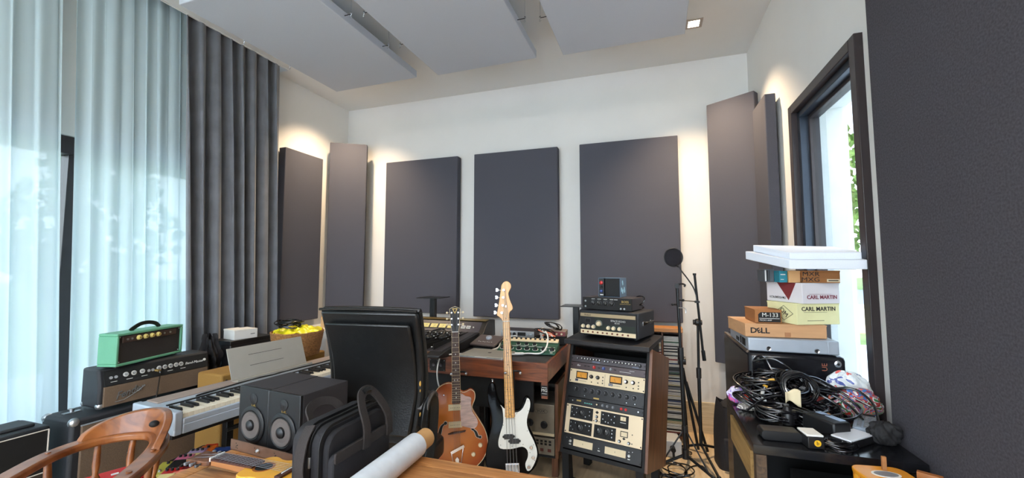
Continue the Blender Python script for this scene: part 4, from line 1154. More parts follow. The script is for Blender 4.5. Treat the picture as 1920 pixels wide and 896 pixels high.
# ---- audio interface behind, cables, red fronted box
ai = thing('audio_interface', 'black rack audio interface on the desk behind the green mixer', 'audio interface', (-1.03, 2.86, DZ + .002), 0)
MB().use('blk').b2((.0, .02, 0), (.25, .17, .052)).build('riser', None, ai, bevel=.003)
MB().use('dgrey').b2((.0, 0, .055), (.245, .17, .098)).build('case', None, ai, bevel=.003)
b = MB().use('steel').b2((-.002, -.003, .055), (.247, .0, .098)).build('faceplate', None, ai)
for x in (.03, .065, .10):
    MB().use('blk').cyl((0, 0, 0), (0, -.006, 0), .012, n=16).build('input_socket', None, ai, loc=(x, -.003, .076))
MB().use('blk').b2((.125, -.005, .066), (.185, -.003, .090)).build('display', None, ai)
k0 = MB().use('silver').cyl((0, 0, 0), (0, -.01, 0), .008).build('knob', None, ai, loc=(.20, -.003, .080)); copyp(k0, ai, (.228, -.003, .080))
rb = thing('red_front_box', 'small box with a dark red front and four knobs at the desk right end', 'preamplifier', (-.735, 2.93, DZ + .002), 4)
MB().use('blk').b2((0, .01, 0), (.16, .12, .058)).build('riser', None, rb, bevel=.002)
MB().use(mat('taupe_case', (140, 124, 114), .5)).b2((0, .0, .060), (.165, .12, .098)).build('case', None, rb, bevel=.003)
MB().use(mat('maroon_front', (120, 44, 48), .4)).b2((.004, -.003, .064), (.161, .001, .094)).build('front', None, rb, bevel=.001)
k0 = MB().use('cream').cyl((0, 0, 0), (0, -.008, 0), .007, n=12).build('knob', None, rb, loc=(.03, -.003, .079))
for x in (.065, .10, .135): copyp(k0, rb, (x, -.003, .079))
for sd, c_, lb_ in ((11, (-.70, 2.84, .875), 'black cable loops heaped between the interface and the red fronted box'), (12, (-.67, 2.97, .905), 'small black cable coil on top of the red fronted box')):
    coil('cable_coil', lb_, c_, .05, 6, .003, sd, h=.045, wob=.3)
M['salmonp'] = mat('salmon_plug', (214, 120, 92), .4)
b = MB()
rn = random.Random(5)
for i in range(5):
    a = rn.uniform(-1, 1); b.use('white' if i % 2 else 'salmonp').tube(crm([(-.72 + rn.uniform(-.03, .03), 2.80, .885 + .01 * i), (-.69 + rn.uniform(-.03, .03), 2.79, .91), (-.66 + .02 * a, 2.80, .90), (-.64 + rn.uniform(-.02, .03), 2.79, .885)], 5), .0045)
o = b.build('patch_cables', None); tag(o, 'tangle of white and salmon patch cables on the desk', 'cable', kind='stuff')
# ---- speaker stands
def sstand(label, x, y, zt):
    t = thing('speaker_stand', label, 'speaker stand', (x, y, 0))
    MB().b2((-.11, -.11, -.006), (.11, .11, 0)).build('top_plate', 'blackm', t, loc=(0, 0, zt))
    MB().b2((-.024, -.024, .012), (.024, .024, zt - .006)).build('post', 'blackm', t, bevel=.003)
    MB().b2((-.14, -.14, 0), (.14, .14, .012)).build('base_plate', 'blackm', t)
sstand('empty black speaker stand behind the mixing console', -1.86, 3.34, 1.09)
sstand('empty black speaker stand left of the equipment rack tower', -.575, 3.42, 1.045)

# ---- under desk side cabinet with two silver units
uc = thing('rack_cabinet', 'low walnut rack cabinet under the right end of the desk', 'cabinet', (-1.045, 2.68, 0))
MB().b2((.0, 0, .13), (.02, .38, .60)).build('side_panel', 'walnut', uc); MB().b2((.45, 0, .13), (.47, .38, .60)).build('side_panel', 'walnut', uc)
MB().b2((.02, .0, .13), (.45, .38, .145)).b2((.02, .36, .145), (.45, .38, .60)).b2((.02, 0, .58), (.45, .38, .60)).build('carcass', 'blk', uc)
l0 = MB().b2((-.02, -.02, 0), (.02, .02, .13)).build('foot', 'walnut', uc, loc=(.03, .05, 0))
for x, y in ((.44, .05), (.03, .33), (.44, .33)): copyp(l0, uc, (x, y, 0))
M['olds'] = mat('aged_silver', (138, 128, 112), .45, .4, var=.12, scale=14)
ta = thing('tape_amplifier', 'aged silver amplifier with two black knobs in the low cabinet', 'amplifier', (-1.023, 2.675, .265))
MB().use('olds').b2((0, .0, 0), (.424, .30, .20)).build('case', None, ta, bevel=.003)
k0 = MB().use('black').lathe([(.024, 0), (.022, .004), (.018, .006), (.017, .02)], (0, 0, 0), (0, -1, 0), 20).build('knob', None, ta, loc=(.26, 0, .075))
copyp(k0, ta, (.355, 0, .070)); copyp(k0, ta, (.12, 0, .075))
MB().use('black').b2((.16, -.006, .10), (.235, 0, .19)).use('cream').b2((.185, -.008, .125), (.215, -.005, .175)).build('meter', None, ta)
b = MB().use('ink').text('VOX', .026, TX(.335, -.0005, .155)).tube([(.335 + .045 * math.cos(q), -.0006, .155 + .016 * math.sin(q)) for q in [k * PI / 8 for k in range(16)]], .0006, 4, closed=True)
b.build('name_badge', None, ta)
MB().use('cream').b2((0, -.006, .004), (.424, 0, .020)).build('lower_trim', None, ta)
tb2 = thing('slotted_unit', 'cream unit with small square slots on the bottom of the low cabinet', 'audio unit', (-1.023, 2.675, .147))
MB().use('olds').b2((0, 0, 0), (.424, .30, .105)).build('case', None, tb2, bevel=.003)
s0 = None
for i in range(9):
    for j in range(2):
        if s0 is None: s0 = MB().use('blk').b2((-.008, -.001, -.006), (.008, .001, .006)).build('slot', None, tb2, loc=(.17 + i * .028, -.001, .085 - j * .018))
        elif not (i == 0 and j == 0): copyp(s0, tb2, (.17 + i * .028, -.001, .085 - j * .018))
q0 = MB().use(mat('brown_button', (96, 44, 32), .5)).b2((-.011, -.003, -.009), (.011, .001, .009)).build('button', None, tb2, loc=(.19, 0, .03))
for i in range(1, 5): copyp(q0, tb2, (.19 + i * .05, 0, .03))
o = MB().use('cream').b2((0, 0, 0), (.12, .02, .10)).use('ink').tube(crm([(.01, -.002, .08), (.05, -.004, .05), (.03, -.003, .02), (.06, -.002, .01)], 5), .0015).build('paper_note', None, loc=(-1.13, 2.555, .47))
tag(o, 'cream paper notepad visible between the two guitars', 'notepad')
MB()
sh = thing('drawer_unit', 'plain black drawer unit under the desk between the two guitars', 'cabinet', (-1.64, 2.72, 0.0085))
MB().b2((0, 0, .02), (.56, .36, .62)).build('carcass', 'blk', sh, bevel=.004)
for z in (.05, .24, .43): MB().b2((.01, -.008, z), (.55, 0, z + .17)).build('drawer', 'black', sh, bevel=.003)
o = MB().b2((-1.125, 2.52, .0085), (-1.055, 2.60, .47)).build('black_box', 'darkcase', bevel=.005)
tag(o, 'narrow black box under the paper notepad', 'box')
o = MB().b2((-1.75, 2.0, 0.0), (-.1, 2.5, .008)).build('grey_rug', mat('grey_rug', (92, 90, 88), .95, var=.15, scale=60, bump=.5), bevel=.002)
tag(o, 'dark grey rug under the desk and the rack tower', 'rug')

# ================================================================ GUITARS
def frame_mx(bot, top, face_deg):
    z = (Vector(top) - Vector(bot)).normalized()
    f = Vector((math.sin(R(face_deg)), -math.cos(R(face_deg)), 0))      # the way the front faces
    y = -(f - z * f.dot(z)).normalized(); x = y.cross(z)
    m_ = Matrix((x, y, z)).transposed().to_4x4(); m_.translation = Vector(bot)
    return m_
def scl(P, s_, cx, y0, sk=0.0): return [((x - (cx + (y - y0) * sk)) * s_, (y0 - y) * s_) for x, y in P]
# --- archtop
AB, AT = (-1.032, 2.151, .218), (-1.089, 2.212, 1.124)
ag = thing('archtop_guitar', 'orange sunburst hollow body guitar with f-holes on a stand', 'guitar', mx=frame_mx(AB, AT, 24) @ Matrix.Scale(.912, 4))
s_ = .00064; K = lambda P: scl(P, s_, 345, 845, -.01)
out = crm2(K([(300, 25), (205, 45), (150, 105), (148, 200), (172, 275), (160, 340), (105, 425), (58, 530), (48, 640), (80, 740), (170, 815), (330, 842), (500, 815), (605, 720), (642, 600), (620, 480), (560, 370), (515, 300), (502, 255), (530, 185), (530, 125), (492, 95), (445, 112), (400, 108)]), 4)
M['burst'] = bpy.data.materials.new('sunburst_lacquer'); M['burst'].use_nodes = True
n_ = M['burst'].node_tree; pb_ = n_.nodes['Principled BSDF']; pb_.inputs['Roughness'].default_value = .28; pb_.inputs['Specular IOR Level'].default_value = .35; pb_.inputs['Coat Weight'].default_value = .12; pb_.inputs['Coat Roughness'].default_value = .05
tco = n_.nodes.new('ShaderNodeTexCoord'); mpp = n_.nodes.new('ShaderNodeMapping'); mpp.inputs['Location'].default_value = (.015, 0, -.30 * 1.0); mpp.inputs['Scale'].default_value = (3.9, 3.0, 3.0)
mpp.inputs['Location'].default_value = (.05, 0, -.78)
gr_ = n_.nodes.new('ShaderNodeTexGradient'); gr_.gradient_type = 'SPHERICAL'
nz = n_.nodes.new('ShaderNodeTexNoise'); nz.inputs['Scale'].default_value = 3
ad = n_.nodes.new('ShaderNodeMath'); ad.operation = 'MULTIPLY_ADD'; ad.inputs[1].default_value = .12
rr_ = n_.nodes.new('ShaderNodeValToRGB'); e_ = rr_.color_ramp.elements
e_[0].position = .05; e_[0].color = rgb(108, 42, 18); e_[1].position = .62; e_[1].color = rgb(200, 116, 48)
k_ = e_.new(.28); k_.color = rgb(160, 74, 30)
n_.links.new(tco.outputs['Object'], mpp.inputs[0]); n_.links.new(mpp.outputs[0], gr_.inputs[0]); n_.links.new(nz.outputs[0], ad.inputs[0]); n_.links.new(gr_.outputs[1], ad.inputs[2]); n_.links.new(ad.outputs[0], rr_.inputs[0]); n_.links.new(rr_.outputs[0], pb_.inputs['Base Color'])
MB().prism(out, 0, .055, 'xz', .006).build('body', 'burst', ag, sharp=50)
MB().use('cream').tube([(x, -.0005, z) for x, z in out], .0022, 5, closed=True).build('binding', None, ag)
def fhole(P, thick):
    pts = crm([(x, -.0012, z) for x, z in K(P)], 5)
    n = len(pts); rr = [thick * (.35 + .9 * math.sin(PI * i / (n - 1)) ** 1.2) for i in range(n)]
    b = MB().use('white')
    def strip(o, yy, mt):
        b.use(mt); L_, R_ = [], []
        for i, p in enumerate(pts):
            T = (pts[min(i + 1, n - 1)] - pts[max(i - 1, 0)]).normalized(); N = Vector((T.z, 0, -T.x))
            L_.append(p + N * (rr[i] + o) + Vector((0, yy, 0))); R_.append(p - N * (rr[i] + o) + Vector((0, yy, 0)))
        V = L_ + R_[::-1]; k = len(L_)
        V3 = [q + Vector((0, -.0006, 0)) for q in V]
        vs = [b.bm.verts.new(q) for q in V3]
        fs = [b.bm.faces.new((vs[i], vs[i + 1], vs[2 * k - 2 - i], vs[2 * k - 1 - i])) for i in range(k - 1)]
        b._tag(fs)
    strip(.0022, 0, 'white'); b.use('white'); b.cyl(pts[0] + Vector((0, .0004, 0)), pts[0] + Vector((0, -.0008, 0)), thick * 1.35 + .002); b.cyl(pts[-1] + Vector((0, .0004, 0)), pts[-1] + Vector((0, -.0008, 0)), thick * 1.35 + .002)
    strip(0, -.0009, 'blk'); b.use('blk'); b.cyl(pts[0], pts[0] + Vector((0, -.0018, 0)), thick * 1.3); b.cyl(pts[-1], pts[-1] + Vector((0, -.0018, 0)), thick * 1.3)
    return b.build('f_hole', None, ag)
fhole([(242, 392), (205, 420), (185, 480), (160, 560), (125, 592)], .0075)
fhole([(500, 460), (528, 490), (545, 530), (570, 540)], .0065)
pg = crm2(K([(388, 140), (440, 150), (495, 170), (492, 225), (505, 300), (545, 365), (550, 420), (515, 455), (470, 445), (405, 425), (390, 400)]), 3)
MB().prism(pg, -.010, -.007, 'xz').build('pickguard', mat('pearl_pickguard', (196, 168, 160), .3, var=.28, scale=14, stretch=(1, 1, 4)), ag)
def hump(x0, y0, w, h, P=ag):
    cx, cz_ = K([(x0, y0)])[0]
    b = MB().use('cream').b2((-w / 2 - .006, -.008, -h / 2), (w / 2 + .006, .0, h / 2)).b2((-w / 2, -.014, -h / 2 + .003), (w / 2, -.006, h / 2 - .003)).use('blk')
    o = b.build('pickup', None, P, loc=(cx, 0, cz_), bevel=.001)
    MB().use('blk').cyl((-.026, -.0142, 0), (-.026, -.0148, 0), .002, n=8).cyl((-.0156, -.0142, 0), (-.0156, -.0148, 0), .002, n=8).cyl((-.0052, -.0142, 0), (-.0052, -.0148, 0), .002, n=8).cyl((.0052, -.0142, 0), (.0052, -.0148, 0), .002, n=8).cyl((.0156, -.0142, 0), (.0156, -.0148, 0), .002, n=8).cyl((.026, -.0142, 0), (.026, -.0148, 0), .002, n=8).build('pole_screws', None, o)
hump(338, 252, .072, .036); hump(336, 410, .072, .036)
nz0 = K([(345, 210)])[0][1]; nut_z = .84
MB().use('chair_wood').prism([(-.022, .02), (.022, .02), (.022, .02), (-.022, .02)][:0] or [(-.024, nz0 - .02), (.024, nz0 - .02), (.021, nut_z), (-.021, nut_z)], -.004, .02, 'xz').build('neck', None, ag, bevel=.003)
fb = MB().use('fret').prism([(-.026, nz0), (.026, nz0), (.0205, nut_z), (-.0205, nut_z)], -.012, -.004, 'xz')
fbo = fb.build('fretboard', None, ag)
b = MB().use('cream')
for sx in (-1, 1): b.cyl((sx * .0262, -.009, nz0), (sx * .0207, -.009, nut_z), .0018, n=6)
b.build('neck_binding', None, fbo)
scale_l = nut_z - K([(345, 485)])[0][1]
f0 = None
for i in range(0, 21):
    z = nut_z - scale_l * (1 - 2 ** (-i / 12)); w = .0205 + (.026 - .0205) * (nut_z - z) / (nut_z - nz0)
    if z < nz0 + .003: break
    if f0 is None: f0 = MB().use('cream').b2((-1, -.0138, -.0009), (1, -.012, .0009)).build('fret', None, fbo, loc=(0, 0, z))
    else: f0_ = copyp(f0, fbo, (0, 0, z)); f0_.scale = (w, 1, 1)
f0.scale = (.0205, 1, 1)
d0 = None
for i in (3, 5, 7, 9, 12, 15, 17, 19):
    z = nut_z - scale_l * (1 - (2 ** (-i / 12) + 2 ** (-(i - 1) / 12)) / 2)
    for x in ((-.009, .009) if i == 12 else (0,)):
        if d0 is None: d0 = MB().use('white').cyl((0, -.012, 0), (0, -.0126, 0), .0042, n=12).build('inlay_dot', None, fbo, loc=(x, 0, z))
        else: copyp(d0, fbo, (x, 0, z))
HS = [(-.020, 0), (-.026, .03), (-.034, .145), (-.024, .150), (0, .160), (.024, .150), (.034, .145), (.026, .03), (.020, 0)]
hs = MB().use('black').prism(HS, -.006, .008, 'xz').build('headstock', None, ag, loc=(0, 0, nut_z), bevel=.001)
b = MB().use('cream').tube([(x, -.0062, z) for x, z in HS], .0014, 5, closed=True); b.build('headstock_binding', None, hs)
MB().use('gold').prism([(-.017, .147), (.017, .147), (0, .112)], -.0072, -.006, 'xz').use('ink').prism([(-.011, .143), (.011, .143), (0, .120)], -.0078, -.007, 'xz').build('head_emblem', None, hs)
MB().use('white').b2((-.021, -.014, -.003), (.021, -.004, .002)).build('nut', None, hs)
t0 = None
for sx in (-1, 1):
    for z in (.045, .083, .121):
        if t0 is None:
            t0 = MB().use('chrome').cyl((0, -.006, 0), (0, -.016, 0), .0055, n=12).cyl((0, .002, 0), (-.024, .002, 0), .002, n=8).use('cream').sph((-.030, .002, 0), .0075, (1, .6, 1), 10).build('tuner', None, hs, loc=(sx * -.0 - .021, 0, z))
        else: copyp(t0, hs, (sx * .021, 0, z), (0, 0 if sx < 0 else PI, 0) if sx < 0 else (0, PI, PI * 0))
bz = K([(345, 485)])[0][1]
MB().use('fret').prism([(-.055, bz - .004), (-.04, bz - .006), (.05, bz + .004), (.055, bz + .012), (-.03, bz + .005)], -.016, 0, 'xz').build('bridge', None, ag, bevel=.001)
tz = K([(345, 640)])[0][1]
b = MB().use('chrome').box((.003, -.016, tz + .006), (.088, .006, .016), Matrix.Rotation(R(-24), 3, 'Y')).build('tailpiece_bar', None, ag)
b = MB().use('chrome')
x2, z2 = K([(345, 740)])[0]
for a, c_ in (((-.035, tz - .01), (x2 - .022, z2 - .02)), ((.038, tz + .016), (x2 + .022, z2 - .02))): b.cyl((a[0], -.014, a[1]), (c_[0], -.010, c_[1]), .0025, n=8)
b.prism([(x2 - .03, z2 - .025), (x2 - .026, z2 - .008), (x2 - .010, z2 - .004), (x2 - .012, z2 + .012), (x2, z2 + .026), (x2 + .012, z2 + .012), (x2 + .010, z2 - .004), (x2 + .026, z2 - .008), (x2 + .03, z2 - .025)], -.012, -.004, 'xz')
b.build('tailpiece', None, ag, bevel=.001)
kx = None
for p in ((570, 612), (500, 690)):
    x, z = K([p])[0]
    if kx is None: kx = MB().use('cream').lathe([(.0135, 0), (.013, .006), (.0105, .012), (.0, .013)], (0, 0, 0), (0, -1, 0), 18).build('volume_knob', None, ag, loc=(x, 0, z))
    else: copyp(kx, ag, (x, 0, z))
x, z = K([(232, 128)])[0]
MB().use('chrome').lathe([(.007, 0), (.006, .004), (.003, .014), (.004, .018)], (0, 0, 0), (0, -1, 0), 12).build('toggle_switch', None, ag, loc=(x, 0, z))
for i in range(6):
    xa = -.018 + i * .0072; xn = -.016 + i * .0064
    b = MB().use('steel').cyl((xa + .0, -.018, tz + .006 + .45 * (xa) * 1.0), (xn, -.0155, nut_z), .0006, n=5)
    k = (-.021, .021)[i > 2]; b.cyl((xn, -.0155, nut_z), (k, -.012, nut_z + .045 + .038 * (i if i < 3 else 5 - i)), .0006, n=5)
    b.build('string', None, ag)
# --- bass
BB, BT = (-.723, 2.19, .219), (-.807, 2.294, 1.269)
bs = thing('bass_guitar', 'black electric bass guitar with white pickguard and maple neck on a stand', 'bass guitar', mx=frame_mx(BB, BT, 16) @ Matrix.Scale(.925, 4))
s_ = .000615; K = lambda P: scl(P, s_, 872, 920, .062)
out = crm2(K([(655, 45), (622, 70), (608, 130), (612, 220), (640, 320), (652, 420), (632, 560), (608, 700), (625, 830), (720, 910), (860, 925), (1000, 905), (1095, 820), (1120, 720), (1085, 590), (1025, 470), (1012, 380), (1040, 290), (1040, 225), (1000, 188), (968, 215), (940, 290), (895, 315), (780, 270), (730, 228), (700, 150), (682, 70)]), 4)
MB().prism(out, 0, .042, 'xz', .008).build('body', mat('gloss_black', (7, 7, 8), .12, spec=.12), bs, sharp=50)
pg = crm2(K([(740, 258), (762, 300), (772, 420), (745, 520), (728, 600), (750, 655), (860, 662), (960, 645), (1010, 680), (1015, 740), (992, 800), (1010, 858), (1050, 845), (1095, 760), (1103, 690), (1072, 600), (1015, 490), (1003, 400), (1032, 290), (1028, 225), (1002, 205), (985, 250), (950, 310), (888, 335), (790, 300)]), 3)
MB().prism(pg, -.0025, .0004, 'xz').build('pickguard', mat('white_pickguard', (226, 226, 218), .3), bs)
s0 = None
for p in ((757, 262), (772, 445), (752, 625), (862, 638), (968, 625), (1070, 632), (1008, 505), (1016, 322), (1010, 230), (902, 345), (1035, 700), (1080, 770), (1008, 845)):
    x, z = K([p])[0]
    if s0 is None: s0 = MB().use('blk').cyl((0, -.0025, 0), (0, -.0036, 0), .0022, n=8).build('screw', None, bs, loc=(x, 0, z))
    else: copyp(s0, bs, (x, 0, z))
nz0 = K([(835, 370)])[0][1]; nut_z = 1.135 - .205
nut_z = .90
MB().use('maple').prism([(-.030, nz0), (-.022, nz0 - .006), (.022, nz0 - .006), (.030, nz0), (.0205, nut_z), (-.0205, nut_z)], -.010, .014, 'xz').build('neck', None, bs, bevel=.003)
scale_l = nut_z - .065
f0 = None
for i in range(1, 21):
    z = nut_z - scale_l * (1 - 2 ** (-i / 12)); w = .0205 + (.030 - .0205) * (nut_z - z) / (nut_z - nz0)
    if f0 is None: f0 = MB().use(mat('fret_wire', (140, 110, 70), .3, .6)).b2((-1, -.0112, -.0006), (1, -.010, .0006)).build('fret', None, bs, loc=(0, 0, z)); f0.scale = (w, 1, 1)
    else: q_ = copyp(f0, bs, (0, 0, z)); q_.scale = (w, 1, 1)
d0 = None
for i in (3, 5, 7, 9, 12, 15, 17, 19):
    z = nut_z - scale_l * (1 - (2 ** (-i / 12) + 2 ** (-(i - 1) / 12)) / 2)
    for x in ((-.01, .01) if i == 12 else (0,)):
        if d0 is None: d0 = MB().use('blk').cyl((0, -.010, 0), (0, -.0108, 0), .0030, n=10).build('inlay_dot', None, bs, loc=(x, 0, z))
        else: copyp(d0, bs, (x, 0, z))
# headstock traced on its own photo scale (px from nut centre)
H = [(-50, 592), (-62, 560), (-105, 520), (-120, 490), (-85, 330), (-50, 140), (-40, 100), (-5, 62), (40, 58), (78, 90), (85, 140), (60, 190), (45, 230), (65, 320), (95, 400), (90, 440), (55, 470), (42, 520), (48, 592)]
HK = lambda P: [((x - 0 + 0) * .000465, (592 - y) * .000465) for x, y in P]
hs = MB().use('maple').prism([(-.0205, 0)] + [(v.x, v.y) for v in crm([(a, b_, 0) for a, b_ in HK(H)], 3)][2:-2] + [(.0205, 0)], -.003, .012, 'xz').build('headstock', None, bs, loc=(0, 0, nut_z), bevel=.0015)
MB().use('white').b2((-.021, -.013, -.002), (.021, -.003, .002)).build('nut', None, hs)
MB().use('ink').box((.0, -.0033, .017), (.003, .0008, .008)).build('head_decal', None, hs)
t0 = None
for p in ((-15, 175), (-25, 275), (-35, 380), (-52, 478)):
    x, z = HK([p])[0]
    if t0 is None:
        b = MB().use('chrome').lathe([(.009, 0), (.009, .002), (.006, .003), (.0055, .014), (.007, .015)], (0, -.003, 0), (0, -1, 0), 14).cyl((0, .004, 0), (-.036, .004, .0), .003, n=8)
        b.use('steel').prism(crm2([(-.034, -.005), (-.044, -.011), (-.052, -.008), (-.050, 0), (-.053, .008), (-.045, .012), (-.034, .005)], 3), .002, .006, 'xz')
        t0 = b.build('tuner', None, hs, loc=(x, 0, z), rot=(0, R(4), 0))
    else: copyp(t0, hs, (x, 0, z))
x, z = HK([(5, 395)])[0]
MB().use('chrome').lathe([(.007, 0), (.006, .006)], (0, -.003, 0), (0, -1, 0), 12).build('string_tree', None, hs, loc=(x, 0, z))
for p, d_ in (((828, 550), 0), ((885, 592), 0)):
    x, z = K([p])[0]
    MB().use('black').b2((-.027, -.014, -.013), (.027, -.002, .013)).cyl((-.030, -.010, 0), (-.030, -.002, 0), .007).cyl((.030, -.010, 0), (.030, -.002, 0), .007).build('pickup', None, bs, loc=(x, 0, z), bevel=.002)
x, z = K([(870, 830)])[0]
b = MB().use('chrome').b2((-.040, -.006, -.030), (.040, 0, .026)).b2((-.040, -.014, -.030), (.040, -.005, -.026))
br_ = b.build('bridge', None, bs, loc=(x, 0, z), bevel=.001)
s0 = MB().use('steel').cyl((-.0, -.010, -.02), (0, -.010, .02), .0075, n=12).build('saddle', None, br_, loc=(-.0285, 0, 0))
for xx in (-.0095, .0095, .0285): copyp(s0, br_, (xx, 0, 0))
kx = None
for p in ((1045, 652), (1065, 742), (1025, 825)):
    x, z = K([p])[0]
    if kx is None: kx = MB().use('chrome').lathe([(.0095, 0), (.0095, .012), (.008, .014)], (0, -.002, 0), (0, -1, 0), 16).build('control_knob', None, bs, loc=(x, 0, z))
    else: copyp(kx, bs, (x, 0, z))
x, z = K([(655, 50)])[0]
MB().use('chrome').lathe([(.005, 0), (.004, .008), (.008, .012), (.004, .015)], (0, .02, 0), (0, 0, 1), 10).build('strap_button', None, bs, loc=(x, 0, z + .004))
for i in range(4):
    xa = -.0285 + i * .019 + K([(870, 830)])[0][0]; xn = -.0155 + i * .0103
    hx_, hz_ = HK([((-52, 478), (-35, 380), (-25, 275), (-15, 175))[i]])[0]
    MB().use('steel').cyl((xa, -.018, K([(870, 830)])[0][1]), (xn, -.0135, nut_z), .0011, n=5).cyl((xn, -.0135, nut_z), (hx_ + .006, -.010, nut_z + hz_), .0011, n=5).build('string', None, bs)
# --- stands
def gstand(label, root, face, zc, wz):
    bx, by, bz_ = root
    t = thing('guitar_stand', label, 'guitar stand', (bx, by, 0), face)
    MB().cyl((0, .085, .12), (0, .09, zc), .008, n=10).build('upright', 'blackm', t)
    for a in ((-.15, -.06), (.15, -.06), (0, .20)): MB().cyl((0, .085, .14), (a[0], a[1], .012), .009, n=8).sph((a[0], a[1], .013), .013, seg=8).build('leg', 'blackm', t)
    for sx in (-1, 1):
        MB().use('rubber').tube(crm([(0, .085, .15), (sx * .07, .06, bz_ - .012), (sx * .07, -.01, bz_ - .020), (sx * .07, -.03, bz_ + .01)], 4), .009, 8).build('body_rest', None, t)
        MB().use('rubber').tube(crm([(0, .09, zc), (sx * .025, .088, zc), (sx * .042, .07, zc), (sx * .042, .04, zc)], 4), .006, 8).use('chrome').sph((sx * .042, .037, zc), .009, seg=8).build('neck_yoke', None, t)
gstand('black stand holding the orange sunburst guitar', (AB[0], AB[1], AB[2]), 24, .745, 0)
gstand('black stand holding the black bass guitar', (BB[0], BB[1], BB[2]), 16, .765, 0)
# ================================================================ TILTED EQUIPMENT RACK
rk_m = Matrix.Translation((-.030, 2.468, .214)) @ Matrix.Rotation(R(-13.8), 4, 'Z')
rk = thing('equipment_rack', 'walnut sided studio rack tower leaning back, filled with audio units', 'rack', mx=rk_m)
TM = Matrix.Rotation(R(-16.3), 4, 'X')
TM3 = TM.to_3x3()
RW, RH, RD = .555, .675, .47
def tilted(o):
    o.rotation_euler = (R(-16.3), 0, 0); return o
sd = [(0, 0), (0, RH), (RD, RH), (RD, 0)]
tilted(MB().prism(sd, -.019, 0, 'yz').build('side_panel', 'walnut', rk, bevel=.002))
tilted(MB().prism(sd, -RW, -RW + .019, 'yz').build('side_panel', 'walnut', rk, bevel=.002))
b = MB().use('blk')
b.b2((-RW + .019, .01, 0), (-.019, RD, .022)).b2((-RW + .019, RD - .02, .022), (-.019, RD, RH - .02)).b2((-RW + .019, .01, RH - .022), (-.019, RD, RH))
b.b2((-RW + .019, .01, .022), (-RW + .036, .05, RH - .022)).b2((-.036, .01, .022), (-.019, .05, RH - .022))
tilted(b.build('carcass', None, rk))
# level top board standing above the tilted body
tp = MB().use('darkcase').prism([(.135, .640), (.135, .668), (.50, .690), (.50, .664)], -RW - .005, -.008, 'yz').build('top_board', None, rk, bevel=.002)
MB().use('blk').prism([(.20, .648), (.20, .66), (.48, .66), (.48, .58)], -RW + .03, -.03, 'yz').build('top_wedge', None, rk)
# feet
f0 = MB().use('blk').prism([(.02, -.212), (.02, .0), (.07, -.02), (.09, -.212)], -.022, .022, 'yz').build('foot', None, rk, loc=(-.05, 0, 0))
copyp(f0, rk, (-RW + .05, 0, 0))
g0 = MB().use('blk').b2((-.022, .36, -.212), (.022, .41, -.108)).build('rear_foot', None, rk, loc=(-.05, 0, 0)); copyp(g0, rk, (-RW + .05, 0, 0))
MB().use('blk').b2((-RW + .05, .03, -.20), (-.05, .06, -.16)).build('foot_rail', None, rk)

UH = .0432; U0 = .030
def unit(name, label, row, n, face, depth=.25, xw=(-.518, -.037)):
    """a rack unit; local x from the left edge, z from its own bottom, front on y=0"""
    mx = rk_m @ TM @ Matrix.Translation((xw[0], .004, U0 + row * UH))
    t = thing(name, label, 'audio unit', mx=mx, group=None)
    w = xw[1] - xw[0]; h = n * UH - .0012
    MB().use(face).b2((0, -.004, .0006), (w, 0, h)).build('faceplate', None, t, bevel=.0012)
    MB().use('blk').b2((.024, .0005, .002), (w - .024, depth, h - .002)).build('chassis', None, t)
    s0 = None
    zs = [UH * .25, h - UH * .25] if n > 1 else [UH * .5]
    for x in (.007, w - .007):
        for z in zs:
            if s0 is None: s0 = MB().use('blk').lathe([(.004, 0), (.0035, .002)], (0, 0, 0), (0, -1, 0), 10).build('rack_screw', None, t, loc=(x, -.004, z))
            else: copyp(s0, t, (x, -.004, z))
    return t, w, h
KN = {}
def knobs(t, key, mk, pts, name='knob'):
    for (x, z) in pts:
        k = (id(t), key)
        if k not in KN: KN[k] = mk().build(name, None, t, loc=(x, -.004, z))
        else: copyp(KN[k], t, (x, -.004, z))
def marks(t, name, m, rects):
    b = MB().use(m)
    for x, z, w, h in rects: b.box((x, -.0045, z), (w, .001, h))
    return b.build(name, None, t)
# top: one unit of small white knobs
t, w, h = unit('channel_strip', 'grey rack unit with two rows of small white knobs, topmost in the rack', 12, 1, 'dgrey')
knobs(t, 'a', lambda: knob_mb(.0058, .011, 'white', 'black', 10, False), [(.075 + i * .020, .026) for i in range(7)] + [(.28 + i * .0205, .026) for i in range(8)])
knobs(t, 'b', lambda: knob_mb(.0058, .009, 'steel', 'black', 10, False), [(.045, .024), (.228, .024), (.250, .024)], 'jack')
knobs(t, 'c', lambda: knob_mb(.009, .010, None, 'black', 12, True), [(w - .035, .022)])
marks(t, 'display_strip', mat('slate_strip', (90, 100, 120), .4), [(.17, .012, .05, .008), (w - .06, .009, .04, .007)])
# second: maroon grey compressor
t, w, h = unit('compressor', 'brown grey rack unit with one red and one blue knob', 11, 1, mat('brown_grey', (72, 60, 62), .4, .2))
knobs(t, 'r', lambda: knob_mb(.0095, .012, None, 'red', 14), [(.16, .023)])
knobs(t, 'b', lambda: knob_mb(.0095, .012, None, 'blue', 14), [(.222, .023)])
knobs(t, 'g', lambda: knob_mb(.0095, .012, None, 'greyk', 14), [(.27, .023)])
knobs(t, 's', lambda: MB().use('blk').box((0, -.002, 0), (.013, .004, .006)), [(.10, .024), (.122, .024), (.192, .023), (.296, .023)], 'switch')
b = MB().use('ltxt').text('dbx', .016, TX(.055, -.0045, .024), .0004); b.build('badge', None, t)
marks(t, 'lettering', 'ltxt', [(.36, .017, .07, .0022), (.40, .028, .03, .002)])
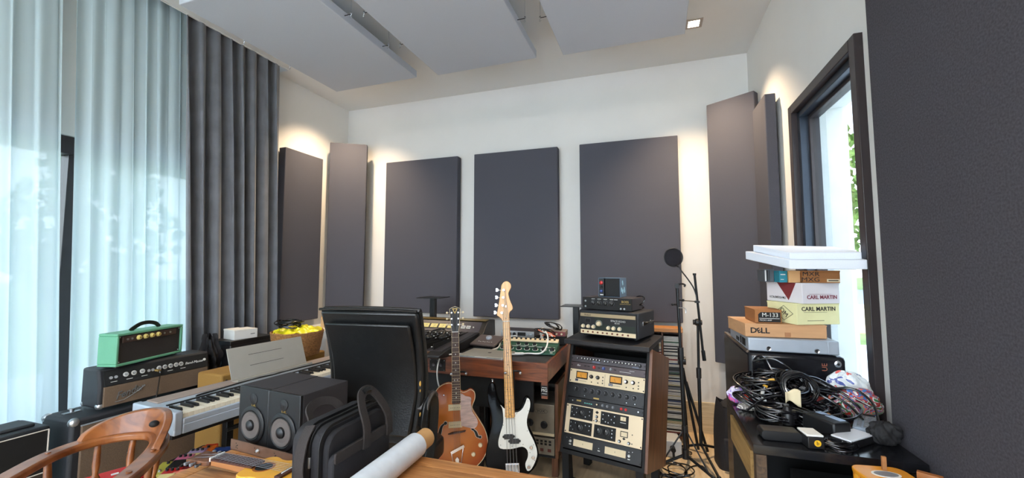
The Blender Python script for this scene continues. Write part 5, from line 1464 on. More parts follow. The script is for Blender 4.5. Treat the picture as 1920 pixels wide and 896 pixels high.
# cream dual peak limiter
t, w, h = unit('peak_limiter', 'cream two channel rack unit with two amber meters', 9, 2, 'cream')
for k in (0, 1):
    o = k * (w * .46)
    m_ = MB().use('blk').b2((0, -.003, 0), (.078, 0, .046)).use('amber').b2((.006, -.0045, .008), (.072, -.002, .040)).use('ink').box((.034, -.0052, .02), (.0012, .0006, .022), Matrix.Rotation(R(-28), 3, 'Y'))
    m_.build('vu_meter', None, t, loc=(.045 + o, -.004, .028))
knobs(t, 'k', lambda: knob_mb(.0105, .022, 'chrome', 'black', 16, False), [(x + o, .050) for o in (0, w * .46) for x in (.148, .190)])
knobs(t, 's', lambda: knob_mb(.0035, .004, None, 'black', 8, False), [(x + o, z) for o in (0, w * .46) for x, z in ((.150, .018), (.192, .018), (.222, .056), (.222, .036), (.222, .020))], 'switch')
MB().use(mat('badge_blue', (54, 58, 84), .4)).b2((.04, -.005, .012), (.060, -.004, .026)).b2((.04 + w * .46, -.005, .012), (.066 + w * .46, -.004, .026)).build('badge', None, t)
b = MB().use('ltxt'); b.text('Peak', .011, TX(.053 + w * .46, -.0052, .019), .0003)
b.build('badge_lettering', None, t)
marks(t, 'lettering', 'ink', [(.09, .016, .05, .0016), (.09 + w * .46, .016, .05, .0016), (.235, .04, .001, .07)])
# black equaliser with nine dials
def dial(): return MB().use('greyk').tube([(.0165 * math.cos(q), -.0005, .0165 * math.sin(q)) for q in [R(-50 + i * 20) for i in range(15)]], .0007, 4).use('black').lathe([(.013, 0), (.0125, .005), (.0085, .007), (.008, .018)], (0, 0, 0), (0, -1, 0), 16).use('ltxt').box((0, -.0185, .004), (.0012, .0006, .007))
t, w, h = unit('tube_equaliser', 'black rack unit with a row of nine dials under the cream limiter', 7, 2, 'black')
knobs(t, 'd', dial, [(.055, .052)] + [(.115 + i * .044, .050) for i in range(8)], 'dial')
knobs(t, 'j', lambda: knob_mb(.005, .006, 'steel', 'black', 10, False), [(.115, .018), (.38, .018), (.43, .018)], 'switch')
marks(t, 'divider', 'dgrey', [(.085, .043, .0015, .07), (.137, .043, .0015, .07), (.357, .043, .0015, .07)])
marks(t, 'name_plate', 'gold', [(.19, .012, .036, .008)])
# one unit black preamp
t, w, h = unit('preamplifier', 'thin black rack unit with coloured buttons and tiny lit marks', 6, 1, 'black')
knobs(t, 'g', lambda: knob_mb(.008, .012, None, 'greyk', 12), [(.235, .022), (.265, .022), (.30, .022)])
knobs(t, 'w', lambda: knob_mb(.0075, .010, 'cream', 'black', 12, False), [(.20, .022)])
knobs(t, 'r', lambda: knob_mb(.0075, .008, None, 'red', 12, False), [(.350, .022), (.377, .022)], 'button')
knobs(t, 'j', lambda: knob_mb(.007, .005, 'steel', 'black', 12, False), [(.038, .022), (w - .03, .022)], 'jack')
marks(t, 'lit_mark', mat('teal_mark', (120, 214, 200), .4), [(.120 + i * .014, .018, .009, .004) for i in range(4)])
marks(t, 'name_plate', 'gold', [(.078, .026, .03, .009)])
# cream 4 unit frame holding four black modules
t, w, h = unit('module_rack', 'tall cream rack panel holding black modules with dense knobs', 2, 4, mat('pale_gold_panel', (232, 212, 178), .45, .1))
def sub_mod(x0, z0, w_, h_, nm='black_module'):
    return MB().use('blk').b2((0, -.002, 0), (w_, .0, h_)).build(nm, None, t, loc=(x0, -.004, z0), bevel=.001)
rn = random.Random(3)
def dense(mod, w_, h_, big, small, meter=None):
    k1 = k2 = None
    for x, z, r in big:
        b_ = knob_mb(r, .012, None, 'black', 16).build('knob', None, mod, loc=(x, -.002, z))
    for x, z in small:
        if k2 is None: k2 = knob_mb(.0055, .010, 'steel', 'black', 10, False).build('knob', None, mod, loc=(x, -.002, z))
        else: copyp(k2, mod, (x, -.002, z))
    if meter:
        x, z = meter
        MB().use('cream').b2((-.016, -.004, -.011), (.016, -.002, .011)).use('ink').box((.002, -.0044, 0), (.001, .0005, .014)).build('vu_meter', None, mod, loc=(x, 0, z))
m_ = sub_mod(.03, .094, .148, .072); dense(m_, .148, .072, [(.075, .036, .015)], [(.015, .058), (.015, .034), (.03, .018), (.045, .058), (.045, .034), (.105, .018), (.13, .052), (.13, .030)])
m_ = sub_mod(.03, .010, .148, .072); dense(m_, .148, .072, [(.070, .036, .018)], [(.015, .058), (.015, .034), (.03, .018), (.110, .055), (.135, .055), (.135, .030), (.045, .058)])
m_ = sub_mod(.228, .090, .170, .072); dense(m_, .170, .072, [], [(.018, .056), (.018, .030), (.052, .056), (.052, .016), (.088, .056), (.088, .022), (.035, .018), (.07, .036)], (.138, .052))
marks_ = MB().use('ltxt').box((.138, -.0025, .030), (.034, .0006, .003)).build('lettering', None, m_)
m_ = sub_mod(.192, .010, .135, .072); dense(m_, .135, .072, [(.030, .040, .018), (.078, .040, .018)], [(.115, .058), (.115, .040), (.115, .020)])
MB().use('blk').b2((-.022, -.002, -.016), (.022, 0, .016)).use('cream').b2((-.018, -.003, -.012), (.018, -.001, .012)).build('vu_meter', None, t, loc=(w - .105, -.004, .060))
MB().use('blk').prism([(-.010, 0), (0, .007), (.010, 0), (0, -.007)], -.0008, 0, 'xz').build('diamond_badge', None, t, loc=(w - .105, -.004, .036))
MB().use('blk').prism([(-.012, 0), (0, .009), (.012, 0), (0, -.009)], -.0008, 0, 'xz').build('diamond_badge', None, t, loc=(.203, -.004, .150))
knobs(t, 'k', lambda: knob_mb(.008, .012, 'steel', 'black', 12), [(.203, .125), (.203, .103), (w - .13, .018), (w - .075, .018)])
knobs(t, 's', lambda: knob_mb(.003, .003, None, 'black', 8, False), [(w - .058, .066), (w - .058, .018), (.185, .100), (.220, .100)], 'switch')
# bottom unit with two cream plates
t, w, h = unit('power_unit', 'black lowest rack unit with two pale blank plates', 0, 2, 'black')
pl_ = MB().use('cream').b2((-.062, -.002, -.019), (.062, 0, .019)).use('ink').text('f.', .012, TX(0, -.0024, 0), .0003).build('blank_plate', None, t, loc=(.13, -.004, .042), bevel=.0008)
copyp(pl_, t, (.33, -.004, .042))
knobs(t, 'k', lambda: knob_mb(.007, .010, 'steel', 'white', 12, False), [(.047, .045), (w - .070, .040)])
knobs(t, 's', lambda: knob_mb(.004, .006, 'steel', 'black', 10, False), [(.025, .062), (.050, .064), (.232, .042), (w - .07, .060), (w - .05, .064)], 'switch')
marks(t, 'label', 'ltxt', [(.047, .028, .014, .005), (.232, .028, .014, .005), (w - .070, .022, .014, .005)])

# ---- tape echo
te = thing('tape_echo', 'black tape echo with silver bands and a side handle, directly on the rack top', 'audio unit', (-.455, 2.80, .902), -19)
EW, ED, EH = .410, .30, .172
b = MB().b2((0, .008, .008), (EW, ED, EH))
b.build('case', 'tolex', te, bevel=.008)
MB().use('black').b2((.012, .0, .020), (EW - .012, .01, EH - .012)).build('front_panel', None, te)
MB().use(mat('tan_silver_band', (176, 156, 124), .4, .4)).b2((.016, -.004, EH - .042), (EW - .016, .001, EH - .020)).build('upper_band', None, te, bevel=.001)
MB().use('ink').text('Roland', .016, TX(.07, -.005, EH - .031), .0003).build('brand_lettering', None, te)
MB().use('cream').b2((.016, -.002, .018), (EW - .016, .001, .044)).build('lower_band', None, te)
MB().use(mat('green_panel', (24, 36, 26), .5)).b2((.12, -.001, .048), (.175, .0005, .13)).b2((.178, -.001, .048), (EW - .02, .0005, .085)).build('green_field', None, te)
MB().use('ltxt').text('SPACE ECHO', .017, TX(.28, -.002, .112), .0003).text('RE-501', .012, TX(.275, -.002, .098), .0003).build('model_lettering', None, te)
k0 = None
for x in (.035, .073, .110, .215, .25, .29):
    if k0 is None: k0 = MB().use('ltxt').cyl((0, 0, 0), (0, -.001, 0), .013, n=18).use('cream').lathe([(.0115, .001), (.010, .014), (.008, .015)], (0, 0, 0), (0, -1, 0), 16).build('knob', None, te, loc=(x, -.001, .066))
    else: copyp(k0, te, (x, -.001, .066))
MB().use('cream').lathe([(.017, 0), (.015, .010), (.010, .016)], (0, 0, 0), (0, -1, 0), 20).use('ltxt').tube([(.022 * math.cos(q), -.0005, .022 * math.sin(q)) for q in [R(-30 + i * 20) for i in range(13)]], .0008, 4).build('mode_dial', None, te, loc=(.148, -.001, .088))
MB().use('dgrey').b2((.05, -.002, .090), (.090, 0, .118)).use('blk').b2((.053, -.003, .093), (.087, -.001, .115)).build('level_meter', None, te)
r0 = MB().use(mat('brown_switch', (110, 54, 36), .5)).lathe([(.006, 0), (.005, .006)], (0, 0, 0), (0, -1, 0), 10).build('switch', None, te, loc=(.035, -.002, .031))
for x in (.07, .105, .14, .175, .205, .24, .275, .31, .345): copyp(r0, te, (x, -.002, .031))
b = MB().use('leather').tube(crm([(EW, .09, .10), (EW + .022, .10, .105), (EW + .026, .15, .107), (EW + .022, .20, .105), (EW, .21, .10)], 4), 0, flat=(.020, .006), up=(1, 0, 0)).build('side_handle', None, te)
c0 = MB().use('chrome').b2((0, -.014, -.013), (.006, .014, .013)).build('handle_cap', None, te, loc=(EW, .085, .10), bevel=.001); copyp(c0, te, (EW, .215, .10))
f0 = MB().use('rubber').cyl((0, 0, 0), (0, 0, .009), .012).build('rubber_foot', None, te, loc=(.03, .04, 0))
for x, y in ((EW - .03, .04), (.03, ED - .03), (EW - .03, ED - .03)): copyp(f0, te, (x, y, 0))
# ---- half rack amp with BOSS badge
ba = thing('bass_preamp', 'black half width unit with four round knobs, on top of the tape echo', 'audio unit', (-.425, 2.815, 1.0755), -17)
BW2, BH2 = .335, .082
MB().use('dgrey').b2((0, .004, .004), (BW2, .22, BH2)).build('case', None, ba, bevel=.003)
MB().use('blk').b2((-.002, -.003, .004), (BW2 + .001, .004, BH2)).build('front_panel', None, ba, bevel=.001)
knk = lambda: MB().use('greyk').tube([(.0165 * math.cos(q), -.0005, .0165 * math.sin(q)) for q in [R(-50 + i * 20) for i in range(15)]], .0008, 4).use('black').lathe([(.0145, 0), (.013, .010), (.010, .012)], (0, 0, 0), (0, -1, 0), 18).use('ltxt').box((-.004, -.0125, .006), (.0012, .0006, .008))
k0 = knk().build('knob', None, ba, loc=(.075, -.003, .046))
for x in (.117, .160, .203): copyp(k0, ba, (x, -.003, .046))
j0 = MB().use('steel').lathe([(.0065, 0), (.006, .004), (.004, .004), (.0035, .001)], (0, 0, 0), (0, -1, 0), 12).build('input_jack', None, ba, loc=(.02, -.003, .058))
for x, z in ((.02, .022), (.265, .016), (.288, .016)): copyp(j0, ba, (x, -.003, z))
MB().use('gold').text('BOSS', .021, TX(.293, -.004, .060), .0004).box((.293, -.0035, .046), (.07, .001, .0015)).build('brand_lettering', None, ba)
b = MB().use('ltxt')
for x in (.075, .117, .160, .203, .232): b.box((x, -.0035, .072), (.024, .0006, .003))
b.build('knob_lettering', None, ba)
f0 = MB().use('rubber').cyl((0, 0, 0), (0, 0, .005), .008).build('rubber_foot', None, ba, loc=(.03, .03, 0))
for x, y in ((BW2 - .03, .03), (.03, .18), (BW2 - .03, .18)): copyp(f0, ba, (x, y, 0))
o = MB().use('cable').tube(crm([(-.10, 2.86, 1.09), (-.045, 2.86, 1.12), (-.03, 2.88, 1.155), (-.06, 2.90, 1.165), (-.09, 2.93, 1.15)], 6), .004).tube(crm([(-.10, 2.86, 1.105), (-.05, 2.88, 1.105), (-.035, 2.90, 1.09), (-.06, 2.92, 1.08)], 6), .003).build('cable_loop', None)
tag(o, 'black cable looping out of the right side of the unit on the tape echo', 'cable')
# ---- lunchbox
lu = thing('lunchbox_preamp', 'small cube unit with a red knob and printed blue grey side, topmost of the stack', 'audio unit', (-.325, 2.85, 1.158), -15)
LWx, LDx, LHx = .150, .13, .128
MB().use(mat('blue_grey_metal', (92, 116, 140), .4, .3)).b2((LWx - .003, 0, 0), (LWx, LDx, LHx)).b2((0, 0, 0), (.003, LDx, LHx)).b2((.003, 0, 0), (LWx - .003, LDx, .003)).b2((.003, 0, LHx - .003), (LWx - .003, LDx, LHx)).b2((.003, LDx - .003, .003), (LWx - .003, LDx, LHx - .003)).build('frame', None, lu, bevel=.001)
MB().use('blk').b2((.045, .006, .004), (LWx - .004, .012, LHx - .004)).build('open_bay', None, lu)
MB().use('black').b2((.004, -.002, .004), (.040, .01, LHx - .004)).build('module', None, lu)
MB().use('red').lathe([(.013, 0), (.012, .010), (.006, .013)], (0, 0, 0), (0, -1, 0), 8).build('red_knob', None, lu, loc=(.022, -.002, .095))
MB().use('blue').lathe([(.010, 0), (.009, .010), (.006, .012)], (0, 0, 0), (0, -1, 0), 12).build('blue_knob', None, lu, loc=(.022, -.002, .040))
MB().use('blk').lathe([(.009, 0), (.008, .010)], (0, 0, 0), (0, -1, 0), 12).build('knob', None, lu, loc=(.022, -.002, .066))
MB().use('ltxt').b2((.012, -.003, .012), (.034, -.001, .019)).build('label_strip', None, lu)
b = MB().use(mat('pale_blue_print', (160, 206, 226), .4))
for y, z, s_ in ((.05, .10, .012), (.055, .088, .010), (.03, .05, .016), (.05, .036, .014), (.085, .056, .012), (.09, .040, .014), (.062, .045, .008)):
    b.cyl((LWx, y, z), (LWx + .0006, y, z), s_, n=7)
b.build('side_print', None, lu)

# ================================================================ COMPACT DISC SHELF
sh = thing('cd_shelf', 'tall wooden shelf packed with compact discs behind the rack', 'shelf', (-.02, 3.52, 0))
SW, SH = .262, .865
b = MB().use('walnut')
for x in (0, .106, SW - .012): b.b2((x, 0, .05), (x + .012, .15, SH - .02))
b.b2((.012, .142, .05), (SW - .012, .15, SH - .02)).b2((0, 0, .03), (SW, .15, .05))
b.build('upright_frame', None, sh)
MB().use(wood('shelf_pine', (176, 112, 58), (206, 146, 88), .4, (1, 12, 12))).b2((-.004, -.006, SH - .02), (SW + .004, .15, SH + .012)).build('top_board', None, sh, bevel=.002)
cdm = [mat('cd_spine_' + n_, c_, .35, var=.1) for n_, c_ in (('white', (210, 206, 198)), ('cream', (190, 176, 140)), ('black', (28, 28, 32)), ('grey', (120, 120, 124)), ('red', (130, 46, 44)), ('blue', (50, 66, 104)), ('green', (66, 96, 76)))]
wts = [0, 0, 0, 3, 0, 1, 0, 2, 0, 3, 1, 2, 0, 4, 2, 0, 5, 2, 1, 0, 2, 6, 0, 3, 2, 2]
rn = random.Random(21)
cds = {}
names = ['white', 'cream', 'black', 'grey', 'red', 'blue', 'green']
for col, (x0, x1) in enumerate(((.013, .105), (.119, .249))):
    z = .051; i = 0
    nmax = 74
    while z < SH - .034 and i < nmax:
        k = rn.choice(wts)
        if (col, k) not in cds:
            wd = (x1 - x0)
            b = MB().use('blk').b2((0, .002, 0), (wd - .001, .12, .0095)).use(cdm[k]).b2((.003, .0, .001), (wd - .004, .003, .0085))
            o = b.build('compact_disc', None); cds[(col, k)] = o
        else:
            o = cds[(col, k)].copy(); COL.objects.link(o)
        o.location = (-.02 + x0 + .0004, 3.522 + rn.uniform(-.001, .004), z)
        tag(o, f"{names[k]} spined compact disc case in the shelf's {('left', 'right')[col]} column", 'compact disc', f"{names[k]} spined compact discs, {('left', 'right')[col]} column")
        z += .0103; i += 1

# ================================================================ MICROPHONE STANDS
ma = thing('mic_stand', 'straight black microphone stand carrying the round pop filter', 'microphone stand', (.205, 3.02, 0))
MB().cyl((0, 0, .13), (-.012, 0, .78), .0125, n=14).cyl((-.012, 0, .78), (-.022, 0, 1.22), .009, n=12).build('pole', 'blackm', ma)
MB().cyl((-.011, 0, .74), (-.0125, 0, .82), .019, n=14).build('clutch', 'black', ma)
b = MB().use('blackm').b2((-.035, -.015, 1.215), (-.010, .015, 1.245)).tube(crm([(-.015, 0, 1.240), (.010, 0, 1.245), (.028, 0, 1.238), (.022, 0, 1.226)], 4), .006, 6)
b.build('mic_clip', None, ma, bevel=.002)
MB().cyl((0, 0, .10), (0, 0, .16), .022, n=16).cyl((0, 0, .27), (0, 0, .31), .020, n=16).build('leg_hub', 'black', ma)
l0 = None
for a in (200, 320, 80):
    d = Vector((math.cos(R(a)), math.sin(R(a)), 0))
    q = (d * .30 - Vector((0, 0, .105))).to_track_quat('X', 'Z').to_euler()
    if l0 is None: l0 = MB().cyl((0, 0, 0), (.305, 0, 0), .0095, n=10).sph((.312, 0, 0), .014, seg=10).build('leg', 'blackm', ma, loc=(0, 0, .125), rot=q)
    else: copyp(l0, ma, (0, 0, .125), q)
    MB().tube([d * .012 + Vector((0, 0, .28)), d * .16 + Vector((0, 0, .075))], .005, 6).build('brace', 'blackm', ma)
for z, s_ in ((1.135, 1), (1.105, -1)): MB().use('blackm').cyl((-.020, 0, z), (-.020 + .030 * s_, 0, z), .006, n=8).sph((-.020 + .034 * s_, 0, z), .009, seg=8).build('clamp_knob', None, ma)
MB().use('steel').tube(crm([(-.02, -.005, 1.085), (.02, -.012, 1.083), (.028, -.012, 1.065), (.026, -.012, 1.05)], 4), .0035, 6).build('c_clamp', None, ma)
pf = thing('pop_filter', 'round black mesh pop filter on a gooseneck clamped to the straight stand', 'pop filter', (.205, 3.02, 0))
gp = crm([(-.018, 0, 1.135), (.05, 0, 1.132), (.098, 0, 1.128)], 4)
MB().use('blackm').tube(gp, .0035, 6).b2((.085, -.012, 1.120), (.115, .012, 1.134)).build('clamp_arm', None, pf)
MB().use('blackm').tube(crm([(.100, 0, 1.130), (.098, 0, 1.16), (.080, .0, 1.22), (.045, 0, 1.28), (.010, .0, 1.33), (-.010, 0, 1.365)], 5), .0045, 6).build('gooseneck', None, pf)
rc = Vector((-.040, 0, 1.425)); rr_ = .062; fr_ = Matrix.Rotation(R(16), 3, 'Z')
MB().use('blackm').tube([rc + fr_ @ Vector((rr_ * math.cos(q), 0, rr_ * math.sin(q))) for q in [2 * PI * i / 40 for i in range(40)]], .0035, 8, closed=True).build('hoop', None, pf)
mesh_m = bpy.data.materials.new('mesh_fabric'); mesh_m.use_nodes = True
nn = mesh_m.node_tree; nn.nodes.clear(); oo = nn.nodes.new('ShaderNodeOutputMaterial'); d_ = nn.nodes.new('ShaderNodeBsdfDiffuse'); d_.inputs[0].default_value = rgb(40, 38, 42); t_ = nn.nodes.new('ShaderNodeBsdfTransparent'); mx_ = nn.nodes.new('ShaderNodeMixShader'); mx_.inputs[0].default_value = .28
nn.links.new(d_.outputs[0], mx_.inputs[1]); nn.links.new(t_.outputs[0], mx_.inputs[2]); nn.links.new(mx_.outputs[0], oo.inputs[0])
ax = fr_ @ Vector((0, 1, 0))
MB().use(mesh_m).cyl(rc - ax * .0006, rc + ax * .0006, rr_ - .002, n=40).build('mesh_screen', None, pf)
MB().use('blackm').cyl((-.010, 0, 1.36), (-.020, 0, 1.372), .007, n=8).build('hoop_joint', None, pf)
mb2 = thing('boom_stand', 'black boom microphone stand nearer the back wall, boom pointing down', 'microphone stand', (.325, 3.26, 0))
MB().cyl((0, 0, .10), (0, 0, .60), .012, n=12).cyl((0, 0, .60), (.004, 0, .955), .009, n=12).build('pole', 'blackm', mb2)
MB().cyl((0, 0, .57), (0, 0, .64), .017, n=12).build('clutch', 'black', mb2)
MB().cyl((-.03, -.02, .965), (.03, -.02, .965), .018, n=12).sph((0, -.02, .965), .026, seg=12).build('boom_joint', 'black', mb2)
MB().cyl((-.010, -.03, 1.30), (.030, -.03, .74), .0085, n=10).cyl((.029, -.03, .77), (.036, -.03, .70), .013, n=10).cyl((-.011, -.03, 1.30), (-.0105, -.03, 1.315), .012, n=10).build('boom_arm', 'blackm', mb2)
l0 = None
for a in (285, 45, 165):
    d = Vector((math.cos(R(a)), math.sin(R(a)), 0))
    q = (d * .28 - Vector((0, 0, .09))).to_track_quat('X', 'Z').to_euler()
    if l0 is None: l0 = MB().cyl((0, 0, 0), (.29, 0, 0), .009, n=10).sph((.295, 0, 0), .014, seg=10).build('leg', 'blackm', mb2, loc=(0, 0, .11), rot=q)
    else: copyp(l0, mb2, (0, 0, .11), q)
mb3 = thing('folded_stand', 'folded black stand leaning between the two microphone stands', 'microphone stand', (.25, 3.40, 0))
MB().cyl((0, 0, .02), (-.03, .0, .62), .011, n=10).cyl((.07, 0, .02), (-.02, .01, .60), .010, n=10).cyl((.13, -.02, .02), (.0, .01, .50), .010, n=10).build('folded_legs', 'blackm', mb3)
MB().cyl((-.055, -.02, .66), (.0, -.02, .66), .030, n=16).build('round_knob', 'black', mb3)

# ================================================================ FLOOR THINGS
pw = thing('power_box', 'white power socket box on the floor beside the rack', 'power socket', (.085, 3.24, 0), 8)
MB().b2((0, 0, 0), (.115, .16, .115)).build('box_body', mat('pale_plastic', (196, 194, 190), .45), pw, bevel=.006)
MB().use('blk').cyl((.05, -.002, .07), (.05, -.04, .065), .017, n=14).cyl((.05, -.03, .06), (.052, -.035, .02), .008, n=8).build('black_plug', None, pw)
coil('floor_cable', 'loops of black cable on the wooden floor in front of the socket box', (.14, 3.02, .0), .085, 3, .0045, 31, h=.02, wob=.35, tail=[(.20, 3.00, .006), (.24, 3.12, .006), (.32, 3.16, .006), (.36, 3.02, .006), (.40, 2.96, .006), (.52, 2.95, .006)])
coil('floor_cable', 'second tangle of black cable on the floor by the leg of the rack', (.08, 2.86, .0), .06, 3, .004, 37, h=.02, wob=.4, tail=[(.12, 2.80, .006), (.20, 2.84, .006), (.26, 2.78, .006)])
bp_ = thing('backpack', 'black backpack slumped on the floor beside the black desk', 'backpack', (.515, 3.26, 0), 10)
def bpf(u, v):
    a = 2 * PI * u; cx_, sy_ = math.cos(a), math.sin(a)
    e = lambda q: math.copysign(abs(q) ** .55, q)
    k = (1 - .12 * v ** 3) * (1 + .05 * math.sin(4 * a + 5 * v))
    return (.10 * e(cx_) * k + .02 * v, .12 * e(sy_) * k, .42 * v + .015 * math.sin(3 * a) * v)
b = MB().use('nylon').grid(40, 20, bpf)
b.cyl((.02, 0, .40), (.02, 0, .435), .085, .05, 20).cyl((0, 0, 0), (0, 0, .01), .09, n=20)
b.build('bag_body', None, bp_, sharp=60)
MB().b2((-.09, -.135, .03), (.07, -.11, .22)).build('front_pocket', 'nylon', bp_, bevel=.012)
MB().tube(crm([(0, -.02, .42), (.01, -.02, .46), (.04, -.02, .46), (.05, -.02, .42)], 4), 0, flat=(.02, .004)).build('grab_handle', 'webbing', bp_)
# ================================================================ BLACK DESK ON THE RIGHT
RZ = .80
rd_ = thing('black_desk', 'battered black desk at the right, buried under cables', 'desk', (0, 0, 0))
MB().prism([(.30, 1.50), (.735, 1.50), (.735, 1.70), (.797, 1.70), (.797, 1.972), (.308, 1.972)], RZ - .028, RZ, 'xy', .002).build('desktop', mat('worn_black_lacquer', (20, 21, 24), .18, var=.35, scale=9, bump=.06), rd_)
M['rawwood'] = wood('raw_board', (128, 98, 54), (160, 126, 74), .7, (12, 1, 12))
M['dirtywood'] = wood('dirty_board', (52, 40, 30), (86, 66, 46), .7, (12, 1, 12))
MB().b2((.318, 1.54, 0), (.336, 1.965, RZ - .029)).build('side_panel', 'blk', rd_)
MB().b2((.715, 1.54, 0), (.733, 1.965, RZ - .029)).build('side_panel', 'blk', rd_)
MB().b2((.337, 1.945, .06), (.714, 1.963, RZ - .029)).build('back_panel', 'blk', rd_)
MB().b2((.306, 1.58, .655), (.317, 1.93, RZ - .050)).build('bare_board', 'rawwood', rd_, bevel=.001)
MB().box((.311, 1.70, .38), (.010, .04, .46), Matrix.Rotation(R(14), 3, 'X')).build('loose_batten', 'dirtywood', rd_)
MB().b2((.306, 1.50, 0), (.335, 1.535, RZ - .03)).build('leg', 'dirtywood', rd_); MB().b2((.70, 1.50, 0), (.73, 1.535, RZ - .03)).build('leg', 'blk', rd_)
MB().b2((.337, 1.56, .44), (.714, 1.944, .46)).build('shelf', 'blk', rd_)
o = MB().b2((0, 0, 0), (.20, .22, .17)).build('storage_box', mat('dark_grey_box', (64, 62, 60), .5, var=.25, scale=20), loc=(.47, 1.56, .461), bevel=.003)
tag(o, 'dark grey box on the shelf beneath the black desk top', 'box')
o = MB().use('white').cyl((0, 0, 0), (0, 0, .03), .030, n=22).use('card').cyl((0, 0, .03), (0, 0, .034), .028, n=22).build('white_jar', None, loc=(.50, 1.60, .632))
tag(o, 'small white round jar on the grey box under the black desk', 'jar')

# road case and the pile on it
rc_ = thing('road_case', 'scuffed glossy black road case standing behind the black desk', 'case', (.392, 1.985, 0))
CWx, CDy, CHz = .345, .60, 1.0
MB().b2((0, 0, .04), (CWx, CDy, CHz)).build('case_body', mat('scuffed_black_case', (22, 22, 26), .25, var=.5, scale=14, bump=.1), rc_, bevel=.018)
b = MB().use(mat('aged_trim', (110, 92, 78), .4, .4)).cyl((.004, .03, CHz - .004), (.004, CDy - .03, CHz - .004), .006, n=8)
b.build('edge_trim', None, rc_)
for x in (.03, CWx - .03): MB().use('steel').sph((x, .006, CHz - .03), .018, (1, .5, 1), 12).use('blk').cyl((x, -.004, CHz - .03), (x, -.005, CHz - .03), .005, n=10).build('metal_corner', None, rc_)
MB().use(mat('faded_orange_print', (150, 84, 60), .6)).text('UE', .026, Matrix.Translation((.27, -.001, CHz - .045)) @ FRONT @ Matrix.Rotation(R(90), 4, 'Z'), .0004).build('stencil_lettering', None, rc_)
for x in (.05, CWx - .05):
    for y in (.06, CDy - .06): MB().cyl((x - .012, y, .02), (x + .012, y, .02), .02, n=14).build('caster', 'rubber', rc_)

pc = thing('desktop_computer', 'flat silver grey desktop computer case lying on the road case', 'computer', (.393, 1.985, 1.001))
MB().b2((0, 0, .003), (.322, .40, .058)).build('case', 'silver', pc, bevel=.005)
MB().use('silver').b2((.282, -.003, .006), (.318, .0, .055)).build('front_door', None, pc, bevel=.002)
for x in (.075, .245): MB().use('chrome').lathe([(.010, 0), (.009, .003), (.006, .001)], (0, 0, 0), (0, -1, 0), 16).use('blk').cyl((0, -.001, 0), (0, -.0025, 0), .005, n=12).build('foot_screw', None, pc, loc=(x, 0, .016))
MB().use('blk').b2((-.002, .05, .014), (0, .11, .044)).b2((-.002, .13, .014), (0, .15, .044)).b2((-.002, .18, .014), (0, .24, .03)).build('port_panel', None, pc)
dl = thing('dell_carton', 'flat brown cardboard box lettered DELL on the silver computer', 'box', (.387, 2.0, 1.0605), 5)
MB().b2((0, 0, 0), (.304, .26, .054)).build('carton_body', 'card', dl, bevel=.002)
MB().b2((-.001, -.001, .050), (.305, .261, .0555)).build('carton_lid', 'card', dl, bevel=.001)
MB().use('ink').text('D', .032, TX(.032, -.0008, .026), .0003, 0, 1.1, .0008).text('E', .028, TX(.052, -.0008, .026) @ Matrix.Rotation(R(22), 4, 'Z'), .0003, 0, 1.0, .0008).text('LL', .032, TX(.076, -.0008, .026), .0003, 0, 1.1, .0008).build('brand_lettering', None, dl)
MB().use(mat('packing_tape', (170, 120, 84), .4)).b2((.15, -.0008, .004), (.172, .0, .022)).build('tape', None, dl)
def box_thing(name, label, loc, rz, dims, m, lidm=None):
    t = thing(name, label, 'box', loc, rz)
    MB().b2((0, 0, 0), dims).build('carton_body', m, t, bevel=.0015)
    MB().b2((-.001, -.001, dims[2] - .006), (dims[0] + .001, dims[1] + .001, dims[2] + .0008)).build('carton_lid', lidm or m, t, bevel=.001)
    return t
m1 = box_thing('pedal_box', 'small brown box lettered M-133 on the left of the cardboard pile', (.430, 2.02, 1.1175), 2, (.100, .165, .056), 'card2')
MB().use('blk').prism([(.012, .004), (.096, .004), (.096, .046), (.022, .046), (.012, .036)], -.0014, -.001, 'xz').use('ltxt').text('M-133', .024, TX(.057, -.002, .034), .0003).b2((.016, -.002, .019), (.092, -.0015, .021)).text('MICRO AMP', .0085, TX(.040, -.002, .012), .0003).build('printed_label', None, m1)
M['paleyel'] = mat('pale_yellow_card', (226, 222, 170), .7, var=.03)
c1 = box_thing('pedal_box', 'pale yellow box lettered CARL MARTIN, lower of the two lettered alike', (.578, 1.995, 1.1175), 24, (.192, .17, .086), 'paleyel')
b = MB().use('ink').text('CARL MARTIN', .0235, TX(.097, -.0014, .064), .0003, 0, 1.02, .0004).b2((.03, -.0016, .0505), (.135, -.001, .0512)); b.b2((.045, -.0016, .016), (.12, -.001, .0175))
b.build('brand_lettering', None, c1)
SIDE = Matrix.Rotation(R(-90), 4, 'Z') @ FRONT
b = MB().use('ink')
for a_, c_ in (((.07, .012), (.12, .043)), ((.12, .043), (.07, .074)), ((.07, .074), (.02, .043)), ((.02, .043), (.07, .012))): b.cyl((-.001, a_[0], a_[1]), (-.001, c_[0], c_[1]), .0008, n=5)
b.text('OM', .030, Matrix.Translation((-.0014, .07, .045)) @ SIDE @ Matrix.Rotation(R(-40), 4, 'Z'), .0003).build('side_print', None, c1)
c2 = box_thing('pedal_box', 'white box lettered CARL MARTIN with a dark red triangle on its side', (.600, 1.993, 1.2045), 25, (.170, .20, .084), mat('white_grey_card', (214, 210, 214), .7, var=.02))
MB().use(mat('maroon_ink', (120, 40, 58), .6)).text('CARL MARTIN', .0215, TX(.088, -.0014, .026), .0003, 0, 1, .0005).b2((.03, -.0016, .0385), (.13, -.001, .0392)).build('brand_lettering', None, c2)
MB().use(mat('dark_red_triangle', (120, 44, 46), .6)).prism([(.03, .0845), (.135, .0845), (.072, .010)], -.0016, -.001, 'yz').build('red_triangle', None, c2)
